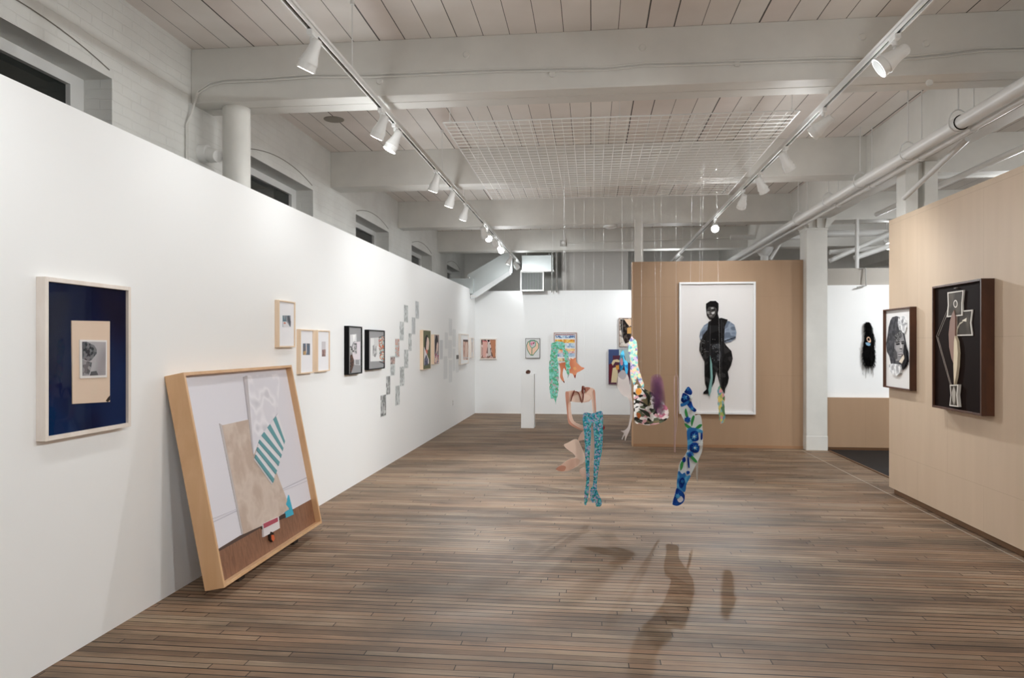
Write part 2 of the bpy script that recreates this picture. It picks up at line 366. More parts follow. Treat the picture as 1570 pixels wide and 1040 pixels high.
# beams: pairs of timbers with a joint between
BY = [-.8, 2.42, 5.63, 8.84, 12.05, 15.27]
for i, y in enumerate(BY):
    b = MB(); ZB = 3.60 if i != 5 else 3.60
    b.box((XB, y, ZB), (9.0, y + .165, ZC), BEAM); b.box((XB, y + .185, ZB + .004), (9.0, y + .35, ZC), BEAM)
    b.box((XB, y + .16, ZB + .02), (9.0, y + .19, ZC), BEAM)
    tag(b.build('ceiling_beam', bevel=.006), 'double white painted timber beam across the ceiling', kind='structure')
g = MB(); g.box((3.22, -4, 3.5), (3.39, 18.6, ZC), BEAM); g.box((3.41, -4, 3.5), (3.58, 18.6, ZC), BEAM); g.box((3.38, -4, 3.53), (3.42, 18.6, ZC), BEAM)
tag(g.build('ceiling_beam', bevel=.006), 'long white girder on the columns, running towards the far wall', kind='structure')
g = MB(); g.box((6.6, -4, 3.5), (6.95, 18.6, ZC), BEAM); tag(g.build('ceiling_beam'), 'second girder in the room on the right', kind='structure')
# columns
def column(a, b, flare=True):
    k = MB(); (x0, y0), (x1, y1) = a, b
    k.box((x0, y0, 0), (x1, y1, 3.34), BEAM)
    k.box((x0 - .005, y0 - .005, 0), (x1 + .005, y1 + .005, .22), BEAM)
    if flare:
        k.box((x0 - .01, y0 - .01, 3.32), (x1 + .01, y1 + .01, 3.35), BEAM)
        pl = Plane((0, y0, 0), (1, 0, 0), (0, 0, 1))
        k.prism(pl, [(x0 - .0, 3.34), (x1, 3.34), (x1 + .10, 3.46), (x1 + .10, 3.5), (x0 - .12, 3.5), (x0 - .12, 3.46)], -(y1 - y0), .0, BEAM)
        for q in (.12, .5, .88):
            xx = x0 + (x1 - x0) * q; k.prism(pl, [(xx - .012, 3.35), (xx + .012, 3.35), (xx + .03 * (q * 2 - .6), 3.49), (xx + .03 * (q * 2 - .6) - .024, 3.49)], 0, .05, BEAM)
    return tag(k.build('column', bevel=.008), 'white square timber column beside the brown wall', kind='structure')
column((3.225, 11.22), (3.53, 11.56))
k = MB(); k.box((3.25, 7.86, 0), (3.375, 8.09, 3.5), BEAM); k.box((3.44, 7.86, 0), (3.57, 8.09, 3.5), BEAM); k.box((3.375, 7.9, 3.30), (3.44, 8.05, 3.5), BEAM)
tag(k.build('column', bevel=.006), 'pair of white posts rising behind the pale kraft wall', kind='structure')
k = MB(); k.tube([(-2.99, 5.80, 0), (-2.99, 5.80, 3.6)], .112, BEAM, 24)
tag(k.build('column', smooth=True), 'round white column between the partition and the brick', kind='structure')
k = MB(); k.tube([(3.40, 14.6, 0), (3.40, 14.6, 3.36)], .075, STEEL, 20); k.tube([(3.40, 14.6, 3.34), (3.40, 14.6, 3.42), (3.40, 14.6, 3.5)], [.09, .15, .17], STEEL, 20)
tag(k.build('column', smooth=True), 'slim round white column behind the brown wall', kind='structure')
k = MB(); k.box((.70, 11.62, 2.89), (.83, 11.78, 3.6), BEAM); k.box((.70, 11.62, 0), (.83, 11.78, 2.9), BEAM)
tag(k.build('column'), 'white square post above the left end of the brown wall', kind='structure')
# brown clad wall in the middle
b = MB(); b.box((.648, 11.38, 0), (3.222, 11.6, 2.89), KRAFT); tag(b.build('wall_brown'), 'freestanding wall clad in brown kraft board', kind='structure')
b = MB(); b.box((.66, 11.365, 0), (3.22, 11.38, .045), KRAFT3); tag(b.build('baseboard_brown'), kind='structure')
b = MB(); b.box((.64, 11.374, 0), (.655, 11.60, 2.89), mat('pale_board_edge', (196, 160, 128), .6)); tag(b.build('trim_10'), kind='structure')
# wall with wainscot at the back of the passage
b = MB(); b.box((3.53, 11.42, .0), (9.0, 11.55, 2.50), WHITE); tag(b.build('wall_passage'), 'white wall above a brown panel at the end of the passage', kind='structure')
b = MB(); b.box((3.53, 11.35, 0), (9.0, 11.42, .79), KRAFT); tag(b.build('trim_11'), 'brown kraft panel along the foot of the passage wall', kind='structure')
b = MB(); b.box((3.53, 11.45, 2.50), (9.0, 11.55, 2.76), mat('grey_beige_paint', (168, 162, 154), .6)); tag(b.build('trim_12'), kind='structure')
b = MB(); b.box((3.53, 11.335, .0), (9.0, 11.35, .04), mat('dark_brown_trim', (92, 66, 46), .5)); tag(b.build('baseboard_passage'), kind='structure')
# right clad wall
b = MB(); b.box((XR, -2, .066), (3.68, 8.12, 2.93), KRAFT_LIT); tag(b.build('wall_clad'), 'pale kraft clad wall on the right, extra light put in its colour', kind='structure')
b = MB(); b.box((XR + .045, -2, 0), (3.66, 8.10, .07), mat('toe_kick_brown', (128, 98, 74), .6)); tag(b.build('baseboard_right'), kind='structure')
# grey upper parts behind the far wall
pl = Plane((0, 17.2, 0), (1, 0, 0), (0, 0, 1))
a0 = onY(861, 388, 17.2); a1 = onY(963, 450, 17.2)
b = MB(); b.box((a0.x, 17.2, 2.0), (a1.x, 17.5, ZC), mat('grey_plaster', (176, 172, 167), .6)); tag(b.build('trim_13'), 'plain grey plaster boxing above the far wall', kind='structure')

# ------------------------------------------------------------------ suspended steel things: ducts, pipes, conduit
def duct():
    t = thing('air_duct', (-2.5, 16.0, 2.7), 'pale grey sheet metal duct sloping down to the far left corner', 'duct')
    pl = Plane((0, 15.85, 0), (1, 0, 0), (0, 0, 1)); T = zm(690, 340, 8)
    P = lambda pts, n=0: [pl.uv(*p, n) for p in T(pts)]
    k = MB(); k.prism(pl, P([(300, 600), (640, 400), (690, 380), (735, 400), (735, 605), (260, 900), (215, 930), (215, 650)]), -.45, 0, DUCT); k.build('duct_run', t, bevel=.004)
    k = MB(); k.prism(pl, P([(260, 900), (735, 605), (745, 655), (330, 930), (260, 950)]), 0, .06, mat('lit_duct_under_face', (228, 232, 233), .35)); k.build('bottom_strip', t)  # duct's own underside in a lighter copy, its light put into colour
    k = MB(); k.box((-3.28, 15.7, 2.72), (-2.6, 16.2, 3.06), DUCT); k.build('wall_stub', t)
    k = MB(); q = pl.uv(720, 448); k.tube([(q[0], 15.80, 2.68), (q[0], 15.80, 3.1)], .018, LAMPW, 8); k.tube([(q[0] - .02, 15.8, 2.68), (q[0] + .16, 15.8, 2.66)], .02, LAMPW, 8); k.build('hanger_rod', t)
    t = thing('air_duct', (-.8, 16.9, 3.2), 'short level duct with pale lower lip above the air grille', 'duct')
    a = onY(797, 388, 16.9); c = onY(848, 414, 16.9)
    k = MB(); k.box((a.x + .05, 16.9, c.z), (c.x, 17.15, 3.7), DUCT); k.build('duct_run', t, bevel=.004)
    k = MB(); k.tube([(a.x + .15, 17.0, 3.68), (a.x + .15, 17.0, ZC)], .008, STEEL, 8); k.build('hanger_rod', t, True); k = MB(); k.tube([(c.x - .1, 17.0, 3.68), (c.x - .1, 17.0, ZC)], .008, STEEL, 8); k.build('hanger_rod', t, True)
    k = MB(); k.box((a.x + .03, 16.86, c.z - .04), (c.x + .02, 17.15, c.z), LAMPW); k.build('bottom_strip', t)
duct()
def grille():
    a = onY(797.5, 416, 16.1); c = onY(834, 446.5, 16.1); x0, x1, z0, z1 = a.x, c.x, c.z, a.z
    t = thing('air_grille', ((x0 + x1) / 2, 16.3, z0), 'boxy white framed air grille above the far wall', 'vent')
    k = MB(); w_ = .035
    k.box((x0, 16.1, z0), (x1, 16.14, z0 + w_), LAMPW); k.box((x0, 16.1, z1 - w_), (x1, 16.14, z1), LAMPW)
    k.box((x0, 16.1, z0 + w_), (x0 + w_, 16.14, z1 - w_), LAMPW); k.box((x1 - w_, 16.1, z0 + w_), (x1, 16.14, z1 - w_), LAMPW); k.build('grille_frame', t)
    k = MB(); k.box((x0 + .01, 16.14, z0 + .01), (x1 - .01, 16.44, z1 - .01), mat('grille_inside', (120, 124, 122), .5)); k.build('duct_box', t)
    k = MB()
    for i in range(13):
        x = x0 + w_ + (x1 - x0 - 2 * w_) * (i + .5) / 13; k.box((x - .004, 16.115, z0 + w_), (x + .004, 16.14, z1 - w_), mat('grille_blade', (160, 164, 162), .4))
    k.build('louvre_blades', t)
grille()
def pipe_thing(name, path, r, label, m=STEEL, seg=14, cat='pipe', group=None):
    k = MB(); k.tube(path, r, m, seg); return tag(k.build(name, smooth=True), label, cat, group)
PX1, PZ1, PX2, PZ2 = 3.02, 3.42, 3.135, 3.385
def big_pipe():
    t = thing('sprinkler_pipe', (PX1, 8, PZ1), 'thick white ceiling pipe hung on rods along the girder', 'pipe')
    k = MB(); k.tube([(PX1, -3.9, PZ1), (PX1, 18.5, PZ1)], .055, STEEL, 20); k.build('pipe_run', t, True)
    k = MB(); k.tube([(PX1, 6.25, PZ1), (PX1, 6.37, PZ1)], .062, STEEL, 20); k.tube([(PX1, 6.245, PZ1), (PX1, 6.25, PZ1)], .0635, DARKSLOT, 20); k.build('coupling', t, True)
    k = MB(); k.tube([(PX1, 4.9, PZ1), (PX1, 5.0, PZ1)], .065, STEEL, 20); k.build('coupling', t, True)
    for px in (1469, 1392, 1319, 1270, 1224):
        y = onX(px, 300, PX1).y; h = MB()
        h.tube([(PX1, y, PZ1 + .13), (PX1, y, ZC)], .007, STEEL, 8)
        h.tube([(PX1 + .075 * math.sin(a), y, PZ1 + .012 + .075 * math.cos(a) * (1.45 if math.cos(a) > 0 else 1)) for a in [2 * math.pi * i / 20 for i in range(21)]], .006, STEEL, 6)
        h.build('hanger', t, True)
    t = thing('sprinkler_pipe', (PX2, 8, PZ2), 'thinner white pipe hung just right of the thick one', 'pipe')
    k = MB(); k.tube([(PX2, -3.9, PZ2), (PX2, 18.5, PZ2)], .028, STEEL, 16); k.build('pipe_run', t, True)
    for px in (1493, 1413, 1337, 1285, 1238):
        y = onX(px, 300, PX2).y; h = MB()
        h.tube([(PX2, y, PZ2 + .04), (PX2, y, ZC)], .006, STEEL, 8)
        h.tube([(PX2 + .036 * math.sin(a), y, PZ2 + .036 * math.cos(a)) for a in [2 * math.pi * i / 16 for i in range(17)]], .005, STEEL, 6)
        h.build('hanger', t, True)
big_pipe()
pipe_thing('ceiling_pipe', [(4.15, -3.9, 3.50), (4.15, 11.0, 3.50)], .035, 'slim white pipe beyond the girder, above the pale clad wall')
a = onX(1470, 217, 3.62); a = onY(1472, 214, 6.9) + Vector((.06, 0, 0)); c = onY(1386, 304, 7.82)
pipe_thing('pipe_brace', [a, (a * .5 + c * .5), c], .026, 'slanting white pipe in front of the paired posts', cat='pipe')
pipe_thing('ceiling_pipe', [(3.7, 13.0, 3.52), (8.9, 13.0, 3.52)], .06, 'white cross pipe seen right of the square column')
a = onY(1160, 400, 13.2); 
pipe_thing('ceiling_pipe', [onY(1272, 400, 12.6), onY(1420, 334, 12.6)], .04, 'rising white pipe above the passage wall, upper of two')
pipe_thing('ceiling_pipe', [onY(1310, 396, 12.3), onY(1430, 354, 12.3)], .045, 'rising white pipe above the passage wall, lower of two')
pipe_thing('ceiling_pipe', [onY(1272, 387, 13.4), onY(1385, 377, 13.4)], .045, 'nearly level white pipe above the passage wall')
pipe_thing('ceiling_pipe', [onY(1120, 364, 14.6), onY(1236, 364, 14.6)], .05, 'level white pipe left of the square column top')
pipe_thing('pipe_brace', [onY(1181, 398, 14.3), onY(1200, 368, 14.3)], .03, 'short slanting brace by the slim round column')
pipe_thing('downpipe', [(onY(1314, 413, 12.0).x, 12.0, 2.76), (onY(1314, 380, 12.0).x, 12.0, 3.6)], .03, 'thin white vertical pipe above the passage wall')
pipe_thing('downpipe', [(onY(846, 400, 16.3).x, 16.3, 2.78), (onY(846, 400, 16.3).x, 16.3, ZC)], .014, 'left thin grey pipe dropping above the far wall', col(150, 150, 146), cat='pipe')
pipe_thing('downpipe', [(onY(853.5, 400, 16.3).x, 16.3, 2.78), (onY(853.5, 400, 16.3).x, 16.3, ZC)], .024, 'right thicker grey pipe dropping above the far wall', col(140, 138, 134), cat='pipe')
t = thing('wall_conduit', onY(1318, 438, 11.38), 'bent grey conduit hooked over the top of the passage wall', 'conduit')
k = MB(); k.tube([onY(1318, 413, 11.44), onY(1327, 411, 11.40), onY(1328, 438, 11.36), onY(1314, 441, 11.36)], .012, col(170, 168, 164), 8); k.build('tube_run', t, True)
# twin conduit along the first beam
cond = thing('cable_conduit', (XB + .02, 5.58, 2.7), 'pair of painted cables rising from the brick and crossing the nearest beam', 'conduit')
for off in (0, -.024):
    pts = [Vector((XB + .015, 5.56 + off, 2.7)), Vector((XB + .015, 5.56 + off, 3.40)), Vector((XB + .03, 5.59, 3.52))] + [onY(px, py, 5.62) + Vector((0, 0, off)) for px, py in [(303, 140), (322, 127), (345, 122), (400, 120), (480, 114), (570, 114), (660, 110), (760, 106), (860, 104), (930, 103), (985, 97), (1100, 94), (1250, 89), (1400, 86), (1450, 81), (1500, 74), (1600, 71)]]
    k = MB(); k.tube(pts, .0075, BEAM, 8); k.build('cable', cond, True)
# round white fitting on the brick
t = thing('emergency_lamp', (XB + .02, 5.78, 3.2), 'round white lamp on the brick wall beside the round column', 'lamp')
k = MB(); k.tube([(XB, 5.78, 3.22), (XB + .07, 5.78, 3.22)], .075, LAMPW, 20); k.build('wall_plate', t, True)
k = MB(); k.tube([(XB + .06, 5.78, 3.22), (XB + .11, 5.76, 3.20), (XB + .19, 5.72, 3.18)], [.055, .062, .05], LAMPW, 18); k.build('lamp_head', t, True)
# small ceiling and beam fittings
def disc(name, c, r, h, m, label, cat):
    k = MB(); k.tube([c, (c[0], c[1], c[2] - h * .6), (c[0], c[1], c[2] - h)], [r, r * .96, r * .6], m, 18); return tag(k.build(name, smooth=True), label, cat)
c = onZ(512, 183, ZC); disc('cover_plate', c, .11, .012, mat('dull_metal', (140, 134, 124), .5), 'round dull metal plate on the ceiling boards', 'plate')
c = onZ(935, 352, 3.6); disc('smoke_detector', (c.x, 12.2, 3.6), .11, .05, LAMPW, 'round white smoke detector under the middle beam', 'detector')
c = onY(863, 373, 15.24); t = thing('junction_box', c, 'square grey junction box on the last beam with conduit', 'electrical box')
k = MB(); k.box((c.x - .06, 15.2, c.z - .065), (c.x + .06, 15.268, c.z + .065), col(178, 176, 172)); k.tube([(c.x, 15.2, c.z), (c.x, 15.19, c.z)], .03, STEEL, 12); k.build('box_body', t, bevel=.006)
k = MB(); k.tube([(c.x + .06, 15.25, c.z), (3.2, 15.25, c.z + .06)], .009, BEAM, 8); k.build('conduit_run', t, True)
k = MB()
for px, py in ((715, 84), (985, 73), (847, 114), (1130, 98), (582, 125), (1420, 67), (1425, 127), (1322, 57)):
    c = onY(px, py, 5.63); o = MB(); o.tube([c, c + Vector((0, -.010, 0))], [.028, .022], BEAM, 14)
    tag(o.build('bolt_cap', smooth=True), 'painted round bolt cap on the face of the nearest beam', 'bolt', 'bolt caps on the nearest beam')
c = onX(694, 618, XL); t = thing('wall_outlet', c, 'small white power outlet low on the left wall', 'outlet')
k = MB(); k.box((XL, c.y - .04, c.z - .06), (XL + .008, c.y + .04, c.z + .06), LAMPW); k.build('cover', t, bevel=.002)
k = MB(); k.box((XL + .008, c.y - .018, c.z + .01), (XL + .010, c.y + .018, c.z + .04), col(190, 190, 188)); k.box((XL + .008, c.y - .018, c.z - .04), (XL + .010, c.y + .018, c.z - .01), col(190, 190, 188)); k.build('sockets', t)

# ------------------------------------------------------------------ track lighting
def track(x, z, y0, y1, label, drops):
    t = thing('light_track', (x, (y0 + y1) / 2, z), label, 'light track', 'ceiling light tracks')
    k = MB(); hw = .02
    k.box((x - hw, y0, z - .004), (x + hw, y1, z + .024), LAMPW); k.box((x - hw, y0, z - .024), (x - hw + .009, y1, z), LAMPW); k.box((x + hw - .009, y0, z - .024), (x + hw, y1, z), LAMPW)
    k.build('rail_body', t)
    k = MB(); k.box((x - .0105, y0 + .02, z - .008), (x + .0105, y1 - .02, z - .0045), DARKSLOT); k.build('contact_slot', t)
    for y in drops:
        k = MB(); k.tube([(x, y, z + .02), (x, y, ZC)], .004, STEEL, 6); k.tube([(x, y, ZC - .03), (x, y, ZC)], .016, STEEL, 10); k.build('drop_rod', t, True)
TZ = 3.53; TXL, TXR = -1.69, 1.87
def ytr(px, x): return onX(px, 300, x).y
track(TXL, TZ, -3.6, 18.3, 'left white light track running the length of the ceiling', [1.5, ytr(540, TXL), ytr(678, TXL), ytr(712, TXL), 14.0, 17.5])
track(TXR, TZ, -3.6, 17.6, 'right white light track running the length of the ceiling', [1.8, ytr(1271, TXR), ytr(1150, TXR), ytr(1117, TXR), 15.0])
TILT = Vector((0, 0, -1))
def head(x, y, aim, label, lit=True, power=None, spot=None, blend=1, r=.055, color=(.94, .98, 1), group='track lamps on the left track', z=TZ, soft=.05, lens=None, fill=None):
    """one track head: adapter, arm, lamp housing with rim and lens, aimed at a point"""
    t = thing('track_lamp', (x, y, z), label, 'lamp', group)
    k = MB(); k.box((x - .019, y - .05, z - .055), (x + .019, y + .05, z - .022), LAMPW); k.tube([(x, y, z - .055), (x, y, z - .085)], .016, LAMPW, 12); k.build('adapter', t, bevel=.004)
    piv = Vector((x, y, z - .15)); d = (Vector(aim) - piv).normalized()
    side = d.cross(Vector((0, 0, 1))); side = side.normalized() if side.length > .05 else Vector((1, 0, 0))
    k = MB(); k.tube([(x, y, z - .08), Vector((x, y, z - .10)) + side * .02, piv + side * .045], .009, LAMPW, 8); k.build('arm', t, True)
    k = MB(); b0 = piv - d * .085
    k.tube([b0, b0 + d * .012, b0 + d * .06, b0 + d * .10, b0 + d * .135, b0 + d * .19], [r * .45, r * .62, r * .66, r * .80, r, r * 1.02], LAMPW, 22); hd = k.build('lamp_housing', t, True)
    k = MB(); e = b0 + d * .19
    k.tube([e - d * .045, e - d * .038], r * 1.09, LAMPW, 22); k.tube([e - d * .006, e + d * .004], r * 1.08, LAMPW, 22); k.build('rim', t, True)
    k = MB(); k.tube([e + d * .004, e + d * .006], r * .9, (LENS if lit else LENSOFF) if lens is None else lens, 22); k.build('lens', t)
    if power:
        ld = bpy.data.lights.new('track_lamp_light', 'SPOT'); ld.energy = power; ld.spot_size = R(spot); ld.spot_blend = blend; ld.shadow_soft_size = soft; ld.color = color
        lo = bpy.data.objects.new('track_lamp_light', ld); C.objects.link(lo); lo.parent = t
        lo.location = (e + d * .03) - Vector((x, y, z)); lo.rotation_euler = d.to_track_quat('-Z', 'Y').to_euler()
    if power:
        pd = bpy.data.lights.new('track_fill_light', 'POINT'); pd.energy = fill or FILL_W; pd.shadow_soft_size = .09; pd.color = (.95, .98, 1)  # fill light added in front of each lens to brighten the ceiling
        po = bpy.data.objects.new('track_fill_light', pd); C.objects.link(po); po.parent = t; po.location = (e + d * .16) - Vector((x, y, z))
WARM = (1, .935, .86)
# (pixel column of the adapter, aim dy, aim z, words)
left_heads = [(479, .35, 1.5, 'nearest lamp on the left track, lit and aimed at the wall'),
              (585, .4, 1.5, 'lit lamp before the first beam on the left track, aimed at the wall'),
              (606, -.2, 1.5, 'lit lamp just past the first beam on the left track'),
              (668, .5, .75, 'left track lamp beside the left side of the wire grid'),
              (692, .5, .75, 'left track lamp one further than the grid corner lamp'),
              (713, .5, .75, 'small lit lamp before the glaring pair on the left track'),
              (741, .0, 1.4, 'half hidden lamp left of the glaring lamp on the left track'),
              (757, .3, 1.4, 'small lit lamp just beyond the glare on the left track'),
              (765, .4, 1.4, 'small dull lamp beyond the glare on the left track'),
              (782, .3, 1.4, 'last lit lamp but one on the left track'),
              (790, .3, 1.4, 'farthest lit lamp on the left track')]
for i, (px, dy, az, lb) in enumerate(left_heads):
    y = ytr(px, TXL)
    if y > 15.0: aim = (-.4, 19, 1.8)
    elif i == 6: aim = (-1.2, 13.7, .7)
    elif i in (7, 8): aim = (-.9 + .9 * (i - 7), 16.4, 1.5)
    else: aim = (XL, y + dy, az)
    head(TXL, y, aim, lb, power=(WALL_W * (.3 if 4 < y < 7 else 1) if y < 9 else (ART_W * 1.25 if i in (6, 7, 8) else WALL_W * 1.15)) * (.5 if i in (3, 4, 5) else 1), spot=115 if i not in (6, 7, 8) else (90 if i > 6 else 60), fill=9 if y > 15 else None)
# the glaring head that looks towards the camera
head(TXL, ytr(747, TXL), (.4, 7.6, .0), 'glaring lamp on the left track shining towards the viewer', power=FLOOD_W * 1.7, spot=85, blend=.8, soft=.03, lens=mat('glare_lens', (255, 255, 255), .3, emit=60))
# unseen fill lamps added to the left track behind the viewer
for j, y in enumerate((-2.6, -.6, 1.2, 2.4)):
    head(TXL, y, (XL, y + .3, 1.5), 'added unseen fill lamp above and behind the viewer', power=WALL_W, spot=115, group='added fill lamps behind the viewer')
GR = 'track lamps on the right track'
y = ytr(1372, TXR); head(TXR, y, (XL, y + .9, .2), 'nearest big lamp on the right track, tilted left', lit=False, power=FLOOD_W * .6, spot=120, group=GR, r=.062)
y = ytr(1262, TXR); head(TXR, y, (XL, y + 3.6, -.4), 'second lamp on the right track, lit rim, tilted left', lit=True, power=FLOOD_W * 2.4, spot=88, group=GR)
y = ytr(1204, TXR); head(TXR, y, (XR, y + .8, 1.4), 'third lamp on the right track, tilted towards the pale wall', lit=False, power=ART_W, spot=105, group=GR)
y = ytr(1166, TXR); head(TXR, y, (XR, y + 1.0, 1.3), 'fourth lamp on the right track, tilted right', lit=False, power=ART_W * .7, spot=90, group=GR)
y = ytr(1139, TXR); head(TXR, y, (1.8, 11.4, 1.7), 'small lit lamp before the glaring one on the right track', power=ART_W * 1.4, spot=80, group=GR)
head(TXR, ytr(1096, TXR), (.9, 3.6, 0), 'glaring lamp on the right track shining towards the viewer', power=FLOOD_W * 2.1, spot=62, blend=.7, soft=.035, group=GR, lens=MATS['glare_lens'])
head(TXR, ytr(1043, TXR), (.2, 16.4, .9), 'farthest lamp on the right track above the brown wall', lit=False, power=ART_W * 1.2, spot=110, group=GR, fill=12)
for j, (y, yy) in enumerate(((-1.2, 1.5), (2.2, 3.0))):  # out of view, added to wash the left wall evenly
    head(TXR, y, (XL, yy, .5), 'added unseen fill lamp above and behind the viewer', power=FLOOD_W * .62, spot=120, group='added fill lamps behind the viewer')
for j, y in enumerate((-2.2, 1.0, 3.2)):  # more added lamps out of view, brightening the right wall
    head(TXR, y, (XR, y + 1.2, 1.4), 'added unseen fill lamp above and behind the viewer', power=ART_W * .9, spot=110, group='added fill lamps behind the viewer')
# fill lamps added to brighten the room on the right
for j, (y, ay) in enumerate(((9.2, 11.4), (6.0, 8.0), (13.6, 11.6), (2.4, 4.0))):
    head(5.3, y, (5.4, ay, 1.5), 'added fill lamp hung in the room on the right', power=ART_W * 2.2, spot=115, group='added fill lamps in the room on the right', z=3.6, fill=26)
    k = MB(); k.tube([(5.3, y, 3.58), (5.3, y, ZC)], .012, STEEL, 8); tag(k.build('drop_rod', smooth=True), 'white stem that carries an added fill lamp in the room on the right', 'rod', 'added fill lamp stems in the room on the right')

# ------------------------------------------------------------------ hanging wire grid
GX0, GX1, GY0, GY1 = -1.26, 1.69, 6.05, 9.15
GRIDW = mat('bright_white_wire', (240, 240, 238), .4)
def gz(y): return 3.50 - .035 * (y - GY0) / (GY1 - GY0)
def wire_grid():
    t = thing('wire_grid', ((GX0 + GX1) / 2, GY0, 3.55), 'large white wire grid hung flat under the ceiling', 'grid')
    k = MB(); r = .003
    for i in range(33):
        x = GX0 + (GX1 - GX0) * i / 32; k.tube([(x, GY0, gz(GY0)), (x, GY1, gz(GY1))], r, GRIDW, 5, False)
    for i in range(32):
        y = GY0 + (GY1 - GY0) * i / 31; k.tube([(GX0, y, gz(y) - .004), (GX1, y, gz(y) - .004)], r, GRIDW, 5, False)
    k.build('wire_mesh', t)
    k = MB(); c = [(GX0, GY0), (GX1, GY0), (GX1, GY1), (GX0, GY1), (GX0, GY0)]
    for p, q in zip(c, c[1:]): k.tube([(p[0], p[1], gz(p[1])), (q[0], q[1], gz(q[1]))], .0055, STEEL, 6)
    k.build('rim_wire', t)
    for (x, y) in ((GX0 + .05, GY0 + .05), (GX0 + 1.5, GY0 + .05), (GX1 - .05, GY0 + .05), (GX0 + .05, GY0 + 1.6), (GX1 - .05, GY0 + 1.6), (GX0 + .05, GY1 - .05), (GX1 - .05, GY1 - .05)):
        if 8.84 < y < 9.19: zt = 3.6
        else: zt = ZC
        k = MB(); k.tube([(x, y, gz(y)), (x, y, zt)], .003, STEEL, 6); k.tube([(x - .012, y, gz(y) + .03), (x + .012, y, gz(y) + .03), (x, y, gz(y) + .0)], .004, STEEL, 6); k.build('hanging_hook', t)
wire_grid()

# ------------------------------------------------------------------ framed pictures
LW = Plane((XL, 0, 0), (0, 1, 0), (0, 0, 1)); FW = Plane((0, YF, 0), (1, 0, 0), (0, 0, 1))
RW = Plane((XR, 0, 0), (0, -1, 0), (0, 0, 1)); BW = Plane((0, 11.38, 0), (1, 0, 0), (0, 0, 1))
LIFT = .0008
def framed(name, pl, rect, depth, wd, fm, label, art, cat='picture', recess=.012, glass=False, group=None, side=None, bg=PAPER, obj=None):
    """rect: u0,u1,v0,v1 of the front face on pl. art(layer) draws on the print"""
    u0, u1, v0, v1 = rect
    t = thing(name, pl.at((u0 + u1) / 2, v0, 0), label, cat, group)
    k = MB(); q = depth
    k.box((u0, v0, 0), (u0 + wd, v1, q), fm, pl); k.box((u1 - wd, v0, 0), (u1, v1, q), fm, pl)
    k.box((u0 + wd, v0, 0), (u1 - wd, v0 + wd, q), fm, pl); k.box((u0 + wd, v1 - wd, 0), (u1 - wd, v1, q), fm, pl)
    k.build('frame', t, bevel=.0015)
    n = q - recess
    k = MB(); k.box((u0 + wd, v0 + wd, n - .006), (u1 - wd, v1 - wd, n), bg, pl); k.build('backing_board', t)
    a = Art(pl, n, t, (u0 + wd, u1 - wd, v0 + wd, v1 - wd)); art(a); a.done()
    if glass:
        k = MB(); k.box((u0 + wd, v0 + wd, q - .005), (u1 - wd, v1 - wd, q - .003), GLASS, pl); k.build('glass_pane', t)
    return t
class Art:
    """layers of printed shapes on a plane; poly in photo pixels (through T) or fractions of the picture"""
    def __init__(s, pl, n, parent, rect=None, name='print', T=None, base=LIFT):
        s.pl, s.n, s.p, s.rect, s.name, s.T = pl, n, parent, rect, name, T; s.k = MB(); s.z = n + base
    def fr(s, pts, m):
        u0, u1, v0, v1 = s.rect
        s.k.prism(s.pl, [(u0 + (u1 - u0) * x, v1 - (v1 - v0) * y) for x, y in pts], s.n, s.z, m); s.z += LIFT
    def px(s, pts, m):
        q = s.T(pts) if s.T else pts
        P = [s.pl.uv(x, y, s.n) for x, y in q]
        if s.rect:
            u0, u1, v0, v1 = s.rect; P = [(min(u1, max(u0, a)), min(v1, max(v0, b))) for a, b in P]
        s.k.prism(s.pl, P, s.n, s.z, m); s.z += LIFT
    def el(s, cx, cy, rx, ry, m, px=True, n=18, rot=0):
        pts = [(cx + rx * math.cos(a) * math.cos(rot) - ry * math.sin(a) * math.sin(rot), cy + rx * math.cos(a) * math.sin(rot) + ry * math.sin(a) * math.cos(rot)) for a in [2 * math.pi * i / n for i in range(n)]]
        (s.px if px else s.fr)(pts, m)
    def line(s, a, b, wd, m, px=True):
        a, b = Vector(a), Vector(b); d = (b - a).normalized(); nn = Vector((-d.y, d.x)) * wd / 2
        (s.px if px else s.fr)([tuple(a + nn), tuple(b + nn), tuple(b - nn), tuple(a - nn)], m)
    def next(s, name, lift=.0):
        s.done(); s.name = name; s.k = MB(); s.z += lift
    def done(s):
        if s.k.v: s.k.build(s.name, s.p)
def rect_px(pl, l, r, tl, bl, n):
    """front-face rectangle from pixel columns l, r and rows at the left edge"""
    a = pl.uv(l, tl, n); b = pl.uv(l, bl, n); c = pl.uv(r, tl, n)
    return (a[0], c[0], b[1], a[1])

